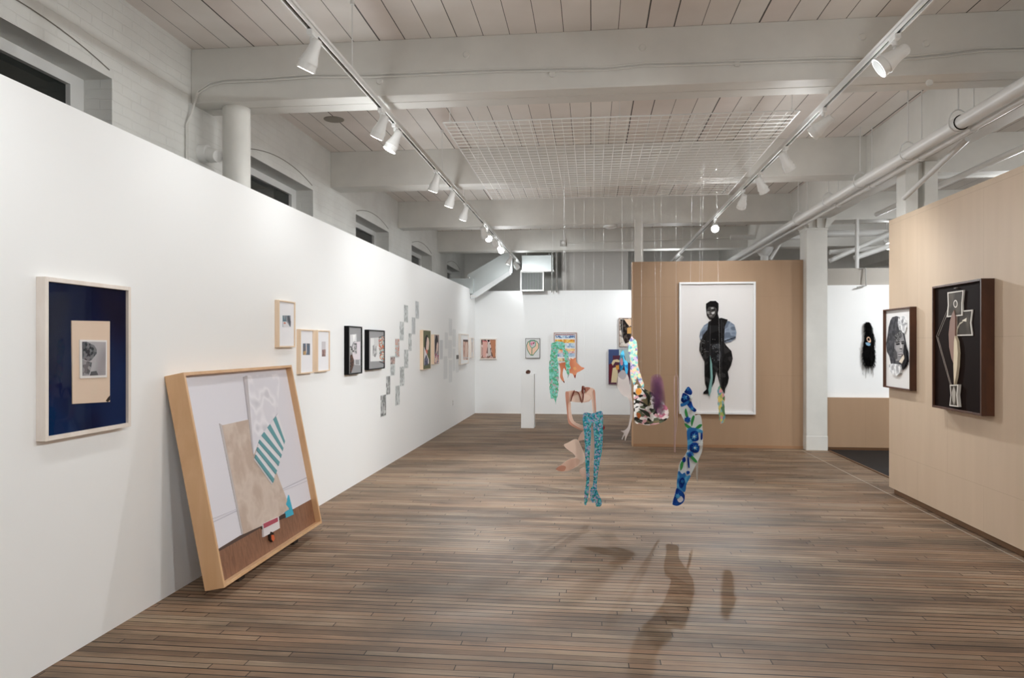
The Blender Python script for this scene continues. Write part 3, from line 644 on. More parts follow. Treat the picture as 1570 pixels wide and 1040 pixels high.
# 1: blue picture
NAVY = pat('deep_blue_print', [(4, 10, 40), (6, 20, 56), (8, 36, 78)], 2.2, rough=.7, smooth=True, detail=2)
NAVY.node_tree.nodes['Principled BSDF'].inputs['Specular IOR Level'].default_value = .02
def art1(a):
    a.T = zm(40, 415, 3.65)
    a.fr([(0, 0), (1, 0), (1, 1), (0, 1)], NAVY)
    a.next('mounted_card', .004)
    a.px([(250, 280), (464, 284), (464, 735), (255, 747)], mat('cream_card', (224, 200, 178), .5))
    a.px([(440, 730), (452, 712), (463, 700), (463, 725), (452, 736)], col(50, 40, 32))
    a.next('photograph', .004)
    a.px([(291, 387), (442, 390), (442, 598), (292, 604)], col(232, 228, 226))
    a.px([(301, 397), (435, 400), (434, 585), (303, 590)], pat('grey_photo_ground', [(150, 146, 150), (178, 174, 178)], 6, smooth=True))
    dk = pat('dark_bloom', [(50, 48, 54), (92, 90, 96), (120, 118, 122)], 60)
    a.px([(302, 400), (325, 398), (350, 410), (368, 418), (382, 440), (383, 465), (370, 480), (355, 500), (340, 508), (320, 500), (303, 495)], dk)
    a.px([(304, 500), (355, 515), (350, 548), (338, 582), (306, 588)], pat('glass_vase', [(110, 108, 112), (150, 148, 150), (90, 88, 92)], 50))
    a.px([(352, 566), (380, 562), (390, 585), (345, 588)], col(84, 80, 84))
framed('framed_picture', LW, rect_px(LW, 69.6, 201, 424, 677.5, .05), .05, .022, WHITEWASH, 'large whitewashed frame with a card and photograph on deep blue', art1, glass=True, recess=.018)

# 2: leaning picture
TILTA = math.atan2(.27, 1.343)
leanpl = Plane((-2.40, 4.25, .054), (0, 1, 0), (-math.sin(TILTA), 0, math.cos(TILTA)))
def art2(a):
    a.T = zm(240, 540, 2.736)
    WOODF = wood_material('printed_floorboards', (116, 78, 56), (152, 108, 82), (6, 30, 6), .4)
    LILAC = mat('printed_white_wall', (226, 224, 232), .5)
    a.fr([(0, 0), (1, 0), (1, 1), (0, 1)], LILAC)
    a.px([(255, 835), (648, 618), (690, 715), (280, 985)], WOODF)
    a.px([(236, 712), (640, 520), (641, 524), (237, 716)], col(196, 194, 204)); a.px([(234, 698), (640, 535), (641, 538), (235, 701)], col(206, 204, 212))
    a.px([(252, 830), (350, 770), (440, 730), (435, 738), (258, 838)], col(90, 72, 64))
    a.px([(262, 300), (272, 306), (370, 760), (356, 764)], col(196, 188, 188))
    a.px([(272, 308), (400, 280), (460, 400), (558, 655), (500, 700), (362, 765)], pat('crumpled_tan_paper', [(204, 186, 174), (214, 198, 186), (196, 176, 162)], 5, smooth=True, detail=3))
    a.px([(435, 735), (530, 680), (570, 660), (572, 680), (500, 712), (440, 745)], col(70, 52, 46))
    a.px([(540, 640), (552, 600), (570, 672), (572, 682), (540, 697), (536, 672), (556, 660)], mat('cyan_tape', (54, 176, 206), .4))
    a.px([(372, 100), (510, 92), (512, 120), (505, 258), (500, 262), (430, 360), (405, 430), (400, 415), (388, 240)], pat('white_cloth_print', [(214, 212, 220), (240, 238, 244), (226, 224, 232)], 7, smooth=True, detail=1))
    a.px([(362, 105), (376, 100), (402, 410), (404, 440), (396, 400)], col(196, 190, 194))
    CL = mat('towel_white', (232, 230, 236), .5); TE = mat('towel_teal', (96, 158, 166), .5)
    A = [(505, 258), (537, 365), (480, 557), (405, 452), (430, 358)]
    a.px(A, CL)
    top = [(505, 258), (430, 358), (405, 452)]; bot = [(537, 365), (515, 450), (480, 557)]
    def lerp(L, t):
        t *= len(L) - 1; i = min(int(t), len(L) - 2); f = t - i
        return (L[i][0] * (1 - f) + L[i + 1][0] * f, L[i][1] * (1 - f) + L[i + 1][1] * f)
    for i in range(6):
        t0 = i / 6 + .06; t1 = t0 + .075; a.px([lerp(top, t0), lerp(top, t1), lerp(bot, t1), lerp(bot, t0)], TE)
    a.px([(440, 722), (505, 692), (510, 740), (442, 778)], col(226, 220, 222)); a.px([(440, 722), (500, 695), (502, 712), (442, 742)], mat('rose_band', (176, 72, 92), .5))
    a.px([(466, 768), (470, 755), (482, 760), (486, 785), (478, 798), (468, 790)], col(50, 40, 36)); a.px([(472, 770), (482, 768), (487, 785), (480, 797), (473, 788)], mat('orange_bulb', (214, 96, 48), .4))
lt = framed('framed_picture', leanpl, (0, 1.64, 0, 1.37), .13, .02, OAK, 'big deep wooden frame leaning on the wall from the floor, towel picture', art2, recess=.05, glass=False)
for y in (4.6, 5.5):
    k = MB(); k.box((-2.395, y, 0), (-2.355, y + .08, .058), mat('dark_foot_block', (60, 52, 46), .7)); k.build('foot_block', lt)

# 3-5: pale wood frames with small pictures
def small_art(x0, y0, x1, y1, cols, extra=None):
    def f(a):
        a.fr([(0, 0), (1, 0), (1, 1), (0, 1)], PAPER); a.T = zm(415, 450, 6.935)
        a.px([(x0, y0), (x1, y0), (x1, y1), (x0, y1)], pat('small_photo', cols, 26, (1, 1, .4)))
        if extra: extra(a)
    return f
def e1(a):
    a.px([(128, 300), (165, 300), (205, 358), (128, 357)], col(224, 222, 226)); a.el(146, 316, 12, 10, mat('peach_spot', (206, 130, 104), .5)); a.px([(175, 240), (195, 245), (210, 300), (208, 350), (180, 290)], col(92, 94, 102))
framed('framed_picture', LW, rect_px(LW, 428, 453.2, 459.8, 532.9, .04), .04, .012, PALEWOOD, 'pale wood frame hung highest of the three thin ones', small_art(126, 235, 210, 358, [(96, 128, 138), (120, 140, 150), (150, 152, 160)], e1), group='thin pale wood frames on the left wall')
def e2(a):
    a.px([(372, 535), (380, 535), (382, 620), (374, 650)], col(214, 208, 206)); a.px([(345, 620), (370, 610), (372, 652), (347, 656)], mat('ochre_spot', (180, 146, 96), .5))
framed('framed_picture', LW, rect_px(LW, 460.9, 481.6, 504.8, 574, .04), .04, .012, PALEWOOD, 'pale wood frame at the left of the lower thin pair', small_art(342, 533, 416, 655, [(110, 108, 112), (136, 134, 138), (98, 112, 130)], e2), group='thin pale wood frames on the left wall')
def e3(a):
    a.px([(545, 515), (580, 513), (580, 598), (545, 600)], col(206, 202, 206)); a.px([(545, 600), (582, 596), (580, 668), (545, 672)], pat('mauve_photo', [(150, 120, 118), (170, 140, 134), (124, 100, 100)], 40))
framed('framed_picture', LW, rect_px(LW, 487.4, 506.1, 506.2, 570.8, .04), .04, .012, PALEWOOD, 'pale wood frame at the right of the lower thin pair', small_art(543, 513, 582, 673, [(180, 172, 176), (196, 190, 194)], e3), group='thin pale wood frames on the left wall')

GREYP = mat('grey_print_ground', (150, 150, 152), .5)
def artb1(a):
    a.fr([(0, 0), (1, 0), (1, 1), (0, 1)], GREYP); a.T = zm(415, 450, 6.935)
    a.px([(845, 440), (910, 432), (912, 515), (880, 510), (845, 590)], col(222, 222, 224)); a.px([(868, 440), (900, 440), (882, 520)], col(248, 248, 248))
    a.px([(888, 520), (950, 512), (950, 705), (872, 705), (866, 600)], col(222, 214, 220)); a.px([(882, 530), (912, 530), (912, 640), (890, 650)], pat('grey_scribble', [(120, 120, 122), (170, 170, 172), (90, 90, 92), (200, 200, 200)], 55))
    a.px([(842, 560), (880, 580), (885, 620), (850, 640)], pat('dark_scribble', [(70, 66, 66), (220, 220, 220), (110, 108, 108)], 70))
    a.px([(845, 660), (862, 650), (880, 710), (876, 770), (850, 850), (842, 850)], pat('brown_weave', [(80, 62, 54), (50, 44, 42), (110, 80, 68)], 80))
    for p, q in (((892, 705), (892, 755)), ((892, 757), (942, 762)), ((942, 710), (942, 762))): a.line(p, q, 4, col(226, 226, 228))
framed('framed_picture', LW, rect_px(LW, 535, 555.6, 499.7, 575.2, .055), .055, .014, BLACK, 'narrower black frame of the two, grey collage print', artb1, group='black frames on the left wall')
def artb2(a):
    a.fr([(0, 0), (1, 0), (1, 1), (0, 1)], GREYP); a.T = zm(415, 450, 6.935)
    a.px([(1060, 475), (1190, 470), (1190, 720), (1060, 725)], col(226, 226, 226))
    a.px([(1082, 560), (1125, 520), (1130, 640), (1110, 680), (1080, 660)], pat('grey_scribble_two', [(170, 170, 170), (140, 140, 142), (196, 196, 196)], 30)); a.px([(1098, 475), (1150, 475), (1148, 560), (1100, 560)], col(206, 206, 206))
    a.px([(1145, 470), (1208, 455), (1210, 735), (1160, 690), (1150, 600)], pat('shop_colours', [(196, 206, 204), (214, 120, 60), (150, 190, 196), (190, 80, 56), (222, 214, 200), (120, 130, 130)], 34, (1, 1, 2.2)))
    a.line((1150, 468), (1208, 450), 5, col(40, 40, 40)); a.line((1155, 725), (1208, 742), 7, col(52, 52, 54))
framed('framed_picture', LW, rect_px(LW, 565.7, 590.2, 505.5, 568, .055), .055, .014, BLACK, 'wider black frame of the two, with coloured shelves in its print', artb2, group='black frames on the left wall')

# paper cards in diagonal rows
CARDM = [pat('card_ink_%d' % i, c, 34, (1, 1, .7)) for i, c in enumerate([
    [(140, 143, 143), (178, 180, 180), (112, 114, 114), (206, 208, 208)], [(182, 188, 188), (200, 205, 205), (164, 168, 168), (218, 222, 222)], [(190, 194, 196), (206, 210, 212), (176, 180, 182)]])]
CPR = mat('card_paper', (232, 234, 234), .6)
def card(T, r, m, label, group, extra=None, border=.008):
    x0, y0, x1, y1 = r; (a, b), (c, d) = T([(x0, y0), (x1, y1)])
    p = LW.uv(a, b); q = LW.uv(c, d); n = LW.uv((a + c) / 2, (b + d) / 2)
    k = MB(); u0, u1, v0, v1 = p[0], q[0], min(p[1], q[1]), max(p[1], q[1])
    vc, vh = n[1], (d - b) / F * (u0 + u1) / 2 * cA / 2 * 1.01
    v0, v1 = vc - vh, vc + vh
    k.box((u0, v0, .001), (u1, v1, .003), CPR, LW)
    o = tag(k.build('paper_card'), label, 'card', group)
    k = MB(); k.box((u0 + border, v0 + border * 1.6, .003), (u1 - border, v1 - border, .0036), m, LW); k.build('print', o)
    if extra:
        k = MB(); f0, f1, mm = extra; k.box((u0 + border, v1 - border - (v1 - v0) * f1, .0036), (u1 - border, v1 - border - (v1 - v0) * f0, .0042), mm, LW); k.build('coloured_band', o)
T5 = zm(570, 450, 5.2)
rowA = [(68, 805, 113, 988), (112, 655, 146, 815), (146, 495, 184, 662), (184, 358, 219, 518), (220, 222, 255, 382), (255, 90, 288, 238)]
rowB = [(186, 732, 222, 898), (222, 580, 258, 745), (256, 445, 290, 602), (291, 315, 316, 465), (317, 188, 346, 332), (346, 60, 374, 208)]
ordn = ['lowest', 'second from the bottom', 'third from the bottom', 'fourth from the bottom', 'fifth from the bottom', 'topmost']
red = pat('reddish_band', [(150, 124, 120), (200, 200, 200), (120, 108, 108), (188, 156, 146)], 50); warm = pat('warm_band', [(216, 160, 136), (198, 206, 206), (190, 140, 132), (178, 192, 196)], 46, (1, 1, 1.6))
for i, r in enumerate(rowA):
    card(T5, r, CARDM[0 if i < 2 else 1], 'grey printed card, %s of the left diagonal row' % ordn[i], 'cards in the left diagonal row', {2: (.05, .38, red), 3: (.0, .9, warm)}.get(i))
for i, r in enumerate(rowB):
    card(T5, r, CARDM[1 if i < 4 else 2], 'grey printed card, %s of the right diagonal row' % ordn[i], 'cards in the right diagonal row')
FAINT = mat('faint_tracing_paper', (226, 228, 229), .5); FAINT2 = mat('faint_ink', (212, 214, 216), .6)
faint = [((540, 370, 565, 530), 'pale card just right of the small wooden frame'), ((572, 500, 602, 685), 'long faint card at the lower left of the pale cluster'), ((583, 310, 606, 445), 'faint card at the upper left of the pale cluster'),
         ((610, 370, 638, 520), 'faint card in the middle of the pale cluster'), ((615, 200, 640, 340), 'topmost faint card of the pale cluster'), ((614, 530, 640, 712), 'lowest faint card of the pale cluster'),
         ((645, 285, 668, 430), 'faint card at the upper right of the pale cluster'), ((645, 440, 665, 620), 'long faint card right of the middle of the pale cluster'), ((672, 488, 692, 632), 'faint card with a dark top at the right of the pale cluster')]
for i, (r, lb) in enumerate(faint):
    card(T5, r, FAINT2 if i in (0,) else FAINT, lb, 'faint cards in the pale cluster', (.0, .22, col(110, 108, 104)) if i == 8 else None)

OLIVE = mat('olive_ground', (84, 88, 48), .5); SKINP = mat('pale_skin_print', (232, 206, 190), .5); HAIRD = mat('dark_hair_print', (36, 28, 28), .5)
def artg(a):
    a.fr([(0, 0), (1, 0), (1, 1), (0, 1)], OLIVE); a.T = zm(520, 480, 7.85)
    a.px([(1033, 300), (1048, 265), (1065, 270), (1072, 320), (1050, 470), (1030, 440)], HAIRD)
    a.px([(1050, 350), (1060, 290), (1075, 305), (1083, 360), (1075, 440), (1052, 460), (1045, 430)], SKINP)
    a.px([(1040, 440), (1060, 445), (1062, 490), (1042, 490)], mat('coral_print', (204, 92, 66), .5))
    a.px([(1022, 410), (1042, 470), (1078, 560), (1080, 610), (1022, 632)], col(228, 220, 222)); a.px([(1024, 560), (1045, 500), (1066, 560), (1066, 628), (1022, 632)], pat('slate_jacket', [(86, 90, 112), (120, 122, 140), (66, 70, 90)], 30))
framed('framed_picture', LW, rect_px(LW, 649, 660.5, 506, 567.3, .055), .055, .008, PALEWOOD, 'wooden frame with a pale figure on olive green', artg, recess=.004, group='wooden boxes with collaged figures')
def artg2(a):
    a.fr([(0, 0), (1, 0), (1, 1), (0, 1)], mat('mauve_ground', (150, 132, 134), .5)); a.T = zm(520, 480, 7.85)
    a.px([(1152, 330), (1165, 268), (1180, 275), (1190, 340), (1175, 400), (1155, 500)], HAIRD)
    a.px([(1170, 400), (1178, 350), (1190, 380), (1185, 450), (1170, 480)], SKINP); a.px([(1150, 500), (1175, 480), (1198, 520), (1198, 605), (1150, 605)], pat('red_white_cloth', [(214, 210, 212), (170, 40, 70), (90, 80, 110), (230, 190, 170)], 26))
framed('framed_picture', LW, rect_px(LW, 665.9, 673.3, 512.9, 559, .055), .055, .006, PALEWOOD, 'smaller wooden frame with a dark haired figure in red and white', artg2, recess=.004, group='wooden boxes with collaged figures')
SKINB = pat('skin_photo', [(196, 150, 134), (220, 184, 168), (170, 120, 104), (232, 206, 192)], 9, (1, 1, .5), smooth=True)
def artw(a):
    a.fr([(0, 0), (1, 0), (1, 1), (0, 1)], mat('bright_mount', (240, 240, 240), .5)); a.T = zm(690, 480, 8.667)
    a.px([(172, 355), (250, 357), (250, 620), (172, 624)], SKINB); a.px([(172, 355), (250, 357), (246, 385), (180, 380)], col(84, 70, 66)); a.px([(205, 395), (228, 395), (235, 500), (225, 590), (200, 590)], col(226, 200, 186)); a.px([(172, 590), (250, 588), (250, 604), (172, 607)], col(206, 200, 200))
framed('framed_picture', LW, rect_px(LW, 706.7, 718.6, 511.7, 559.6, .05), .05, .02, WHITEWASH, 'white frame with a skin toned photograph near the far corner', artw)
def artw2(a): a.fr([(0, 0), (1, 0), (1, 1), (0, 1)], mat('grey_white_mount', (222, 222, 222), .5)); a.fr([(.3, .2), (.7, .2), (.7, .75), (.3, .75)], mat('pale_skin_two', (214, 200, 194), .5))
framed('framed_picture', LW, rect_px(LW, 722.5, 726.5, 518, 549, .04), .04, .02, WHITEWASH, 'narrow pale frame right in the far corner of the left wall', artw2)

# far wall pictures
def fr_px(pl, x0, y0, x1, y1, n): a = pl.uv(x0, y0, n); b = pl.uv(x1, y1, n); return (a[0], b[0], b[1], a[1])
TF = zm(690, 480, 8.667)
def artf1(a):
    a.fr([(0, 0), (1, 0), (1, 1), (0, 1)], pat('pink_room_photo', [(196, 160, 152), (140, 108, 98), (224, 200, 196), (90, 74, 70)], 14)); a.T = TF
    a.px([(430, 360), (495, 380), (500, 450), (470, 590), (435, 592), (440, 470)], mat('pink_leg_print', (222, 172, 160), .5)); a.px([(530, 360), (608, 360), (600, 480), (600, 590), (570, 590), (545, 450)], mat('tan_leg_print', (188, 126, 92), .5)); a.px([(430, 372), (495, 375), (495, 382), (430, 380)], col(190, 50, 80)); a.px([(495, 360), (530, 358), (522, 385), (505, 385)], col(40, 30, 34)); a.px([(500, 400), (525, 400), (545, 560), (505, 580)], col(206, 196, 190))
framed('framed_picture', FW, fr_px(FW, 736.3, 519.5, 761.3, 551, .05), .05, .022, WHITEWASH, 'white frame with two bare legs, leftmost on the far wall', artf1)
GREENL = mat('green_line_print', (40, 128, 92), .5)
def artf2(a):
    a.fr([(0, 0), (1, 0), (1, 1), (0, 1)], mat('pale_grey_ground', (222, 222, 222), .5)); a.T = TF
    o = [(1070, 362), (1120, 360), (1160, 378), (1182, 415), (1180, 470), (1150, 510), (1120, 545), (1105, 568), (1070, 566), (1050, 540), (1022, 490), (1014, 430), (1030, 385)]
    a.px(o, GREENL); c = (1097, 455); a.px([(c[0] + (x - c[0]) * .9, c[1] + (y - c[1]) * .9) for x, y in o], mat('peach_print', (236, 200, 176), .5))
    a.px([(1050, 390), (1075, 370), (1125, 370), (1146, 395), (1140, 440), (1110, 465), (1092, 472), (1070, 455), (1055, 430)], mat('green_line_two', (88, 160, 130), .5))
    a.px([(1062, 392), (1080, 375), (1120, 375), (1136, 397), (1130, 435), (1105, 456), (1092, 462), (1075, 448), (1062, 425)], col(206, 198, 200)); a.px([(1068, 398), (1085, 378), (1118, 380), (1128, 400), (1100, 420), (1085, 440), (1072, 425)], pat('pink_blot', [(206, 96, 130), (226, 170, 186), (150, 60, 90)], 20))
    a.line((1090, 462), (1086, 565), 8, GREENL)
framed('framed_picture', FW, fr_px(FW, 805.4, 518.8, 828, 549.6, .04), .04, .012, mat('silver_frame', (132, 128, 126), .35, metal=.3), 'small silver frame with a green outlined peach bud shape', artf2)
def artf3(a):
    a.fr([(0, 0), (1, 0), (1, 1), (0, 1)], PAPER); a.T = zm(835, 505, 7.43)
    bands = [(58, 68, col(140, 70, 76)), (72, 102, pat('blue_dots', [(170, 200, 222), (90, 120, 170), (214, 226, 234)], 30)), (116, 156, pat('orange_row', [(240, 180, 70), (226, 140, 50), (250, 214, 130)], 26)), (160, 210, pat('pale_blue_row', [(196, 216, 232), (222, 230, 238), (150, 180, 210)], 22)),
             (222, 250, pat('amber_row', [(240, 190, 100), (222, 120, 60), (250, 220, 160)], 26)), (252, 272, pat('rose_row', [(224, 150, 150), (240, 210, 206)], 30)), (275, 312, pat('sky_row', [(180, 204, 226), (214, 228, 236), (120, 150, 190)], 22)), (330, 365, pat('cream_row', [(240, 214, 170), (190, 150, 110), (250, 240, 220)], 22))]
    for y0, y1, m in bands: a.px([(120, y0), (342, y0), (342, y1), (120, y1)], m)
framed('framed_picture', FW, fr_px(FW, 849, 510, 884, 558, .05), .05, .02, mat('taupe_frame', (176, 150, 140), .5), 'far wall picture with bright horizontal bands behind the turquoise cutout', artf3)
def artf4(a):
    a.fr([(0, 0), (1, 0), (1, 1), (0, 1)], pat('sketch_ground', [(206, 196, 186), (224, 216, 208), (150, 140, 132)], 18)); a.T = zm(925, 480, 5.2)
    a.px([(134, 50), (180, 60), (225, 110), (225, 215), (200, 235), (175, 245), (150, 190), (138, 110)], pat('charcoal_figure', [(44, 36, 34), (84, 72, 66), (30, 26, 26)], 20)); a.px([(165, 48), (222, 50), (225, 90), (210, 110), (185, 80)], col(222, 190, 160)); a.px([(190, 120), (228, 110), (228, 165), (190, 165)], mat('amber_print', (214, 164, 96), .5))
framed('framed_picture', FW, fr_px(FW, 949, 487.7, 984, 532, .04), .04, .012, mat('brown_thin_frame', (150, 124, 110), .5), 'sketchy dark figure picture half hidden by the brown wall', artf4)
def artf5(a):
    a.fr([(0, 0), (1, 0), (1, 1), (0, 1)], mat('mauve_canvas', (92, 52, 70), .5)); a.T = zm(925, 480, 5.2)
    a.px([(42, 292), (125, 292), (125, 340), (75, 340), (75, 400), (42, 410)], mat('slate_blue_canvas', (70, 86, 130), .5)); a.px([(125, 292), (212, 292), (212, 400), (180, 390), (170, 340), (125, 338)], mat('mint_canvas', (176, 204, 206), .5)); a.px([(46, 410), (75, 405), (80, 490), (55, 540), (46, 555)], mat('maroon_canvas', (110, 34, 48), .5))
    cr = mat('cream_canvas', (226, 208, 170), .5); a.px([(65, 520), (75, 440), (110, 430), (118, 500), (120, 555), (62, 555)], cr); a.px([(65, 400), (80, 375), (110, 370), (135, 380), (130, 395), (95, 390), (82, 410), (75, 420)], cr); a.px([(98, 420), (125, 415), (125, 450), (105, 455)], mat('amber_canvas', (226, 160, 70), .5))
framed('canvas_painting', FW, fr_px(FW, 933, 536, 966, 589.6, .04), .04, .004, mat('canvas_edge_blue', (70, 76, 110), .5), 'unframed blue and maroon painting low on the far wall', artf5, cat='painting', recess=.002)

# portrait on the brown wall
SK = mat('portrait_black', (20, 18, 18), .4); SK2 = pat('portrait_charcoal', [(28, 26, 26), (48, 46, 46), (16, 15, 15), (22, 20, 20)], 16); SLV = pat('sleeve_blue_grey', [(122, 134, 152), (146, 158, 174), (104, 114, 130)], 12, smooth=True)
def artp(a):
    a.fr([(0, 0), (1, 0), (1, 1), (0, 1)], mat('portrait_paper', (226, 222, 220), .55)); a.T = zm(1060, 440, 4.725); a.next('figure_cutout', .018)
    a.px([(118, 262), (90, 280), (65, 320), (58, 360), (65, 390), (90, 350), (125, 320)], SLV)
    a.px([(228, 240), (275, 250), (310, 275), (325, 330), (318, 375), (280, 400), (240, 405), (228, 350)], SLV)
    a.px([(122, 255), (150, 240), (215, 225), (262, 238), (240, 290), (235, 400), (255, 430), (288, 465), (298, 520), (285, 570), (262, 615), (270, 660), (262, 700), (243, 740), (240, 775), (212, 730), (195, 660), (180, 610), (172, 650), (165, 690), (140, 740), (125, 775), (85, 775), (88, 762), (112, 740), (100, 700), (95, 640), (95, 540), (75, 500), (58, 460), (60, 410), (85, 345), (115, 310)], SK2)
    a.px([(148, 225), (188, 190), (198, 228), (220, 250), (205, 280), (135, 278), (142, 250)], SK)
    a.px([(105, 150), (106, 122), (135, 103), (175, 102), (196, 122), (195, 165), (188, 198), (165, 232), (150, 240), (130, 232), (112, 208)], SK)
    G = mat('face_highlight', (150, 148, 146), .4); G2 = mat('face_mid', (64, 60, 58), .4)
    a.px([(112, 165), (125, 145), (165, 145), (182, 160), (178, 195), (160, 225), (135, 228), (117, 205)], G2)
    a.px([(138, 150), (158, 148), (160, 160), (142, 162)], G); a.px([(112, 180), (122, 176), (124, 196), (116, 198)], G); a.px([(142, 186), (168, 178), (164, 196), (148, 200)], col(196, 194, 192)); a.px([(126, 178), (132, 176), (134, 200), (126, 202)], col(110, 106, 104))
    a.px([(124, 206), (148, 204), (150, 214), (130, 218)], col(120, 112, 110)); a.px([(118, 170), (134, 168), (133, 174), (119, 176)], SK); a.px([(146, 166), (170, 162), (169, 169), (147, 173)], SK)
    a.px([(122, 255), (135, 250), (140, 278), (205, 282), (210, 232), (222, 228), (228, 300), (232, 380), (235, 500), (215, 565), (175, 575), (135, 550), (110, 500), (100, 420), (112, 330)], mat('apron_black', (34, 33, 34), .35))
    a.px([(128, 340), (190, 318), (215, 340), (212, 400), (135, 410)], mat('bib_dark', (20, 19, 20), .4)); a.px([(150, 420), (205, 410), (212, 500), (200, 550), (160, 555), (140, 500)], pat('apron_print', [(40, 40, 42), (70, 72, 76), (28, 28, 30), (24, 24, 26)], 22))
    a.line((232, 395), (318, 365), 4, SK); a.line((135, 280), (132, 560), 2, col(84, 84, 86)); a.line((216, 240), (216, 740), 2, col(64, 64, 66))
    for i in range(34): a.el(70 + random.random() * 150, 370 + random.random() * 170, 1.5, 1.5, col(190, 190, 190), n=6)
    a.next('mint_brush_stroke', .004)
    a.px([(132, 500), (145, 560), (150, 660), (138, 760), (125, 790), (120, 745), (135, 660), (132, 570)], mat('mint_stroke', (120, 164, 160), .5))
framed('framed_portrait', BW, rect_px(BW, 1041.5, 1158.8, 433, 634.8, .06), .06, .03, mat('white_lacquer_frame', (236, 236, 236), .35), 'tall white frame, person in black apron and blue sleeves on paper', artp, recess=.045)

# right wall: face collage and dark picture
def artq(a):
    a.fr([(0, 0), (1, 0), (1, 1), (0, 1)], mat('collage_paper', (236, 234, 232), .5)); a.T = zm(1340, 450, 5.2); a.next('face_cutout', .01)
    D = pat('slate_cutout', [(66, 66, 70), (82, 82, 86), (52, 52, 56)], 30); SKN = mat('grey_face', (138, 136, 138), .5)
    a.px([(140, 215), (155, 190), (185, 182), (205, 190), (240, 300), (262, 420), (278, 480), (275, 560), (250, 600), (235, 610), (228, 570), (145, 565), (130, 500), (112, 465), (106, 400), (118, 330), (125, 270)], D)
    a.px([(205, 190), (240, 180), (262, 215), (268, 270), (255, 320), (215, 300), (200, 240)], pat('crumpled_white', [(222, 222, 224), (196, 196, 198), (240, 240, 240), (150, 150, 152)], 34))
    a.px([(180, 330), (215, 300), (240, 320), (252, 380), (248, 430), (255, 470), (240, 510), (215, 535), (185, 540), (172, 500), (175, 400)], SKN)
    a.px([(178, 335), (215, 290), (232, 300), (235, 340), (200, 390), (178, 390)], pat('veil_pattern', [(26, 26, 28), (60, 60, 62), (44, 44, 46), (160, 160, 160)], 150))
    a.px([(190, 396), (228, 380), (246, 396), (244, 440), (230, 462), (205, 470), (186, 450)], mat('grey_cheek', (160, 157, 158), .5))
    a.px([(176, 440), (192, 470), (196, 520), (182, 530), (173, 500)], col(84, 82, 84)); a.px([(222, 392), (232, 396), (240, 424), (238, 442), (224, 442), (226, 420)], col(186, 183, 184)); a.px([(218, 438), (238, 438), (236, 446), (220, 446)], col(60, 58, 60))
    a.px([(188, 402), (214, 396), (220, 404), (205, 412), (190, 410)], col(34, 33, 35)); a.px([(232, 396), (248, 394), (248, 404), (234, 405)], col(34, 33, 35)); a.px([(186, 388), (216, 382), (218, 387), (188, 394)], col(48, 46, 48)); a.px([(230, 384), (250, 380), (250, 386), (232, 389)], col(48, 46, 48))
    a.px([(208, 478), (222, 472), (240, 474), (244, 484), (232, 500), (214, 500), (208, 490)], col(178, 172, 174)); a.px([(208, 484), (242, 482), (240, 487), (210, 489)], col(70, 66, 68))
    a.px([(258, 410), (276, 470), (280, 540), (262, 585), (240, 600), (244, 560), (262, 510), (252, 470)], col(34, 33, 36))
    a.px([(218, 545), (255, 490), (262, 520), (240, 560)], mat('cream_collar', (226, 214, 196), .5))
    a.px([(140, 570), (165, 560), (228, 570), (232, 605), (222, 640), (198, 660), (160, 640), (140, 605)], pat('crumpled_white_two', [(222, 222, 224), (196, 196, 198), (240, 240, 240), (170, 170, 172)], 30))
framed('framed_picture', RW, rect_px(RW, 1353.6, 1395, 475.2, 593.6, .064), .064, .014, WALNUT, 'walnut box frame with a black and white face collage', artq, recess=.03)
def artr(a):
    a.fr([(0, 0), (1, 0), (1, 1), (0, 1)], mat('near_black_ground', (24, 9, 4), .7)); a.T = zm(1240, 400, 3.467)
    PH = pat('brown_photo', [(78, 70, 60), (92, 84, 74), (64, 56, 48)], 8, smooth=True); ED = mat('photo_edge', (222, 216, 206), .5)
    ln = mat('silver_line', (150, 138, 128), .5)
    for p, q in (((742, 250), (680, 400)), ((746, 262), (690, 400)), ((680, 400), (765, 700)), ((688, 405), (768, 690))): a.line(p, q, 1.6, ln)
    a.next('calla_photograph', .003)
    a.px([(790, 268), (876, 260), (868, 330), (876, 398), (788, 400)], ED); a.px([(795, 274), (870, 267), (862, 330), (870, 391), (795, 393)], PH)
    a.px([(788, 395), (792, 360), (808, 330), (830, 318), (826, 326), (808, 340), (798, 365), (795, 395)], col(190, 180, 160)); a.px([(820, 318), (845, 304), (844, 324), (832, 322)], col(240, 232, 214))
    a.next('ring_photograph', .003)
    a.px([(746, 168), (832, 156), (825, 225), (826, 292), (742, 300), (748, 235)], ED); a.px([(752, 174), (826, 163), (820, 225), (820, 286), (750, 293), (754, 235)], PH)
    a.el(790, 229, 11, 21, col(232, 224, 214)); a.el(790, 229, 7, 15, mat('ring_centre', (84, 76, 66), .5)); a.line((782, 146), (795, 143), 2, ln)
    a.next('petal_shape', .003)
    a.px([(786, 262), (792, 300), (789, 560), (772, 520), (760, 460), (757, 390), (764, 320), (776, 280)], mat('mauve_petal', (146, 112, 98), .45))
    a.px([(790, 398), (802, 430), (807, 490), (804, 560), (796, 620), (786, 662), (783, 560), (786, 430)], mat('cream_petal', (222, 206, 176), .45))
    a.next('small_photograph', .003)
    a.px([(766, 660), (812, 658), (806, 715), (812, 778), (764, 772), (770, 715)], ED); a.px([(771, 666), (806, 664), (801, 715), (806, 771), (770, 766), (775, 715)], PH); a.px([(782, 745), (778, 700), (789, 666), (799, 700), (796, 745), (790, 768)], mat('hand_pale', (176, 168, 158), .5))
framed('framed_picture', RW, rect_px(RW, 1428.9, 1504.5, 439.8, 624.4, .1), .1, .018, WALNUT, 'deep walnut frame, pale petal shapes and photographs on black', artr, recess=.02)

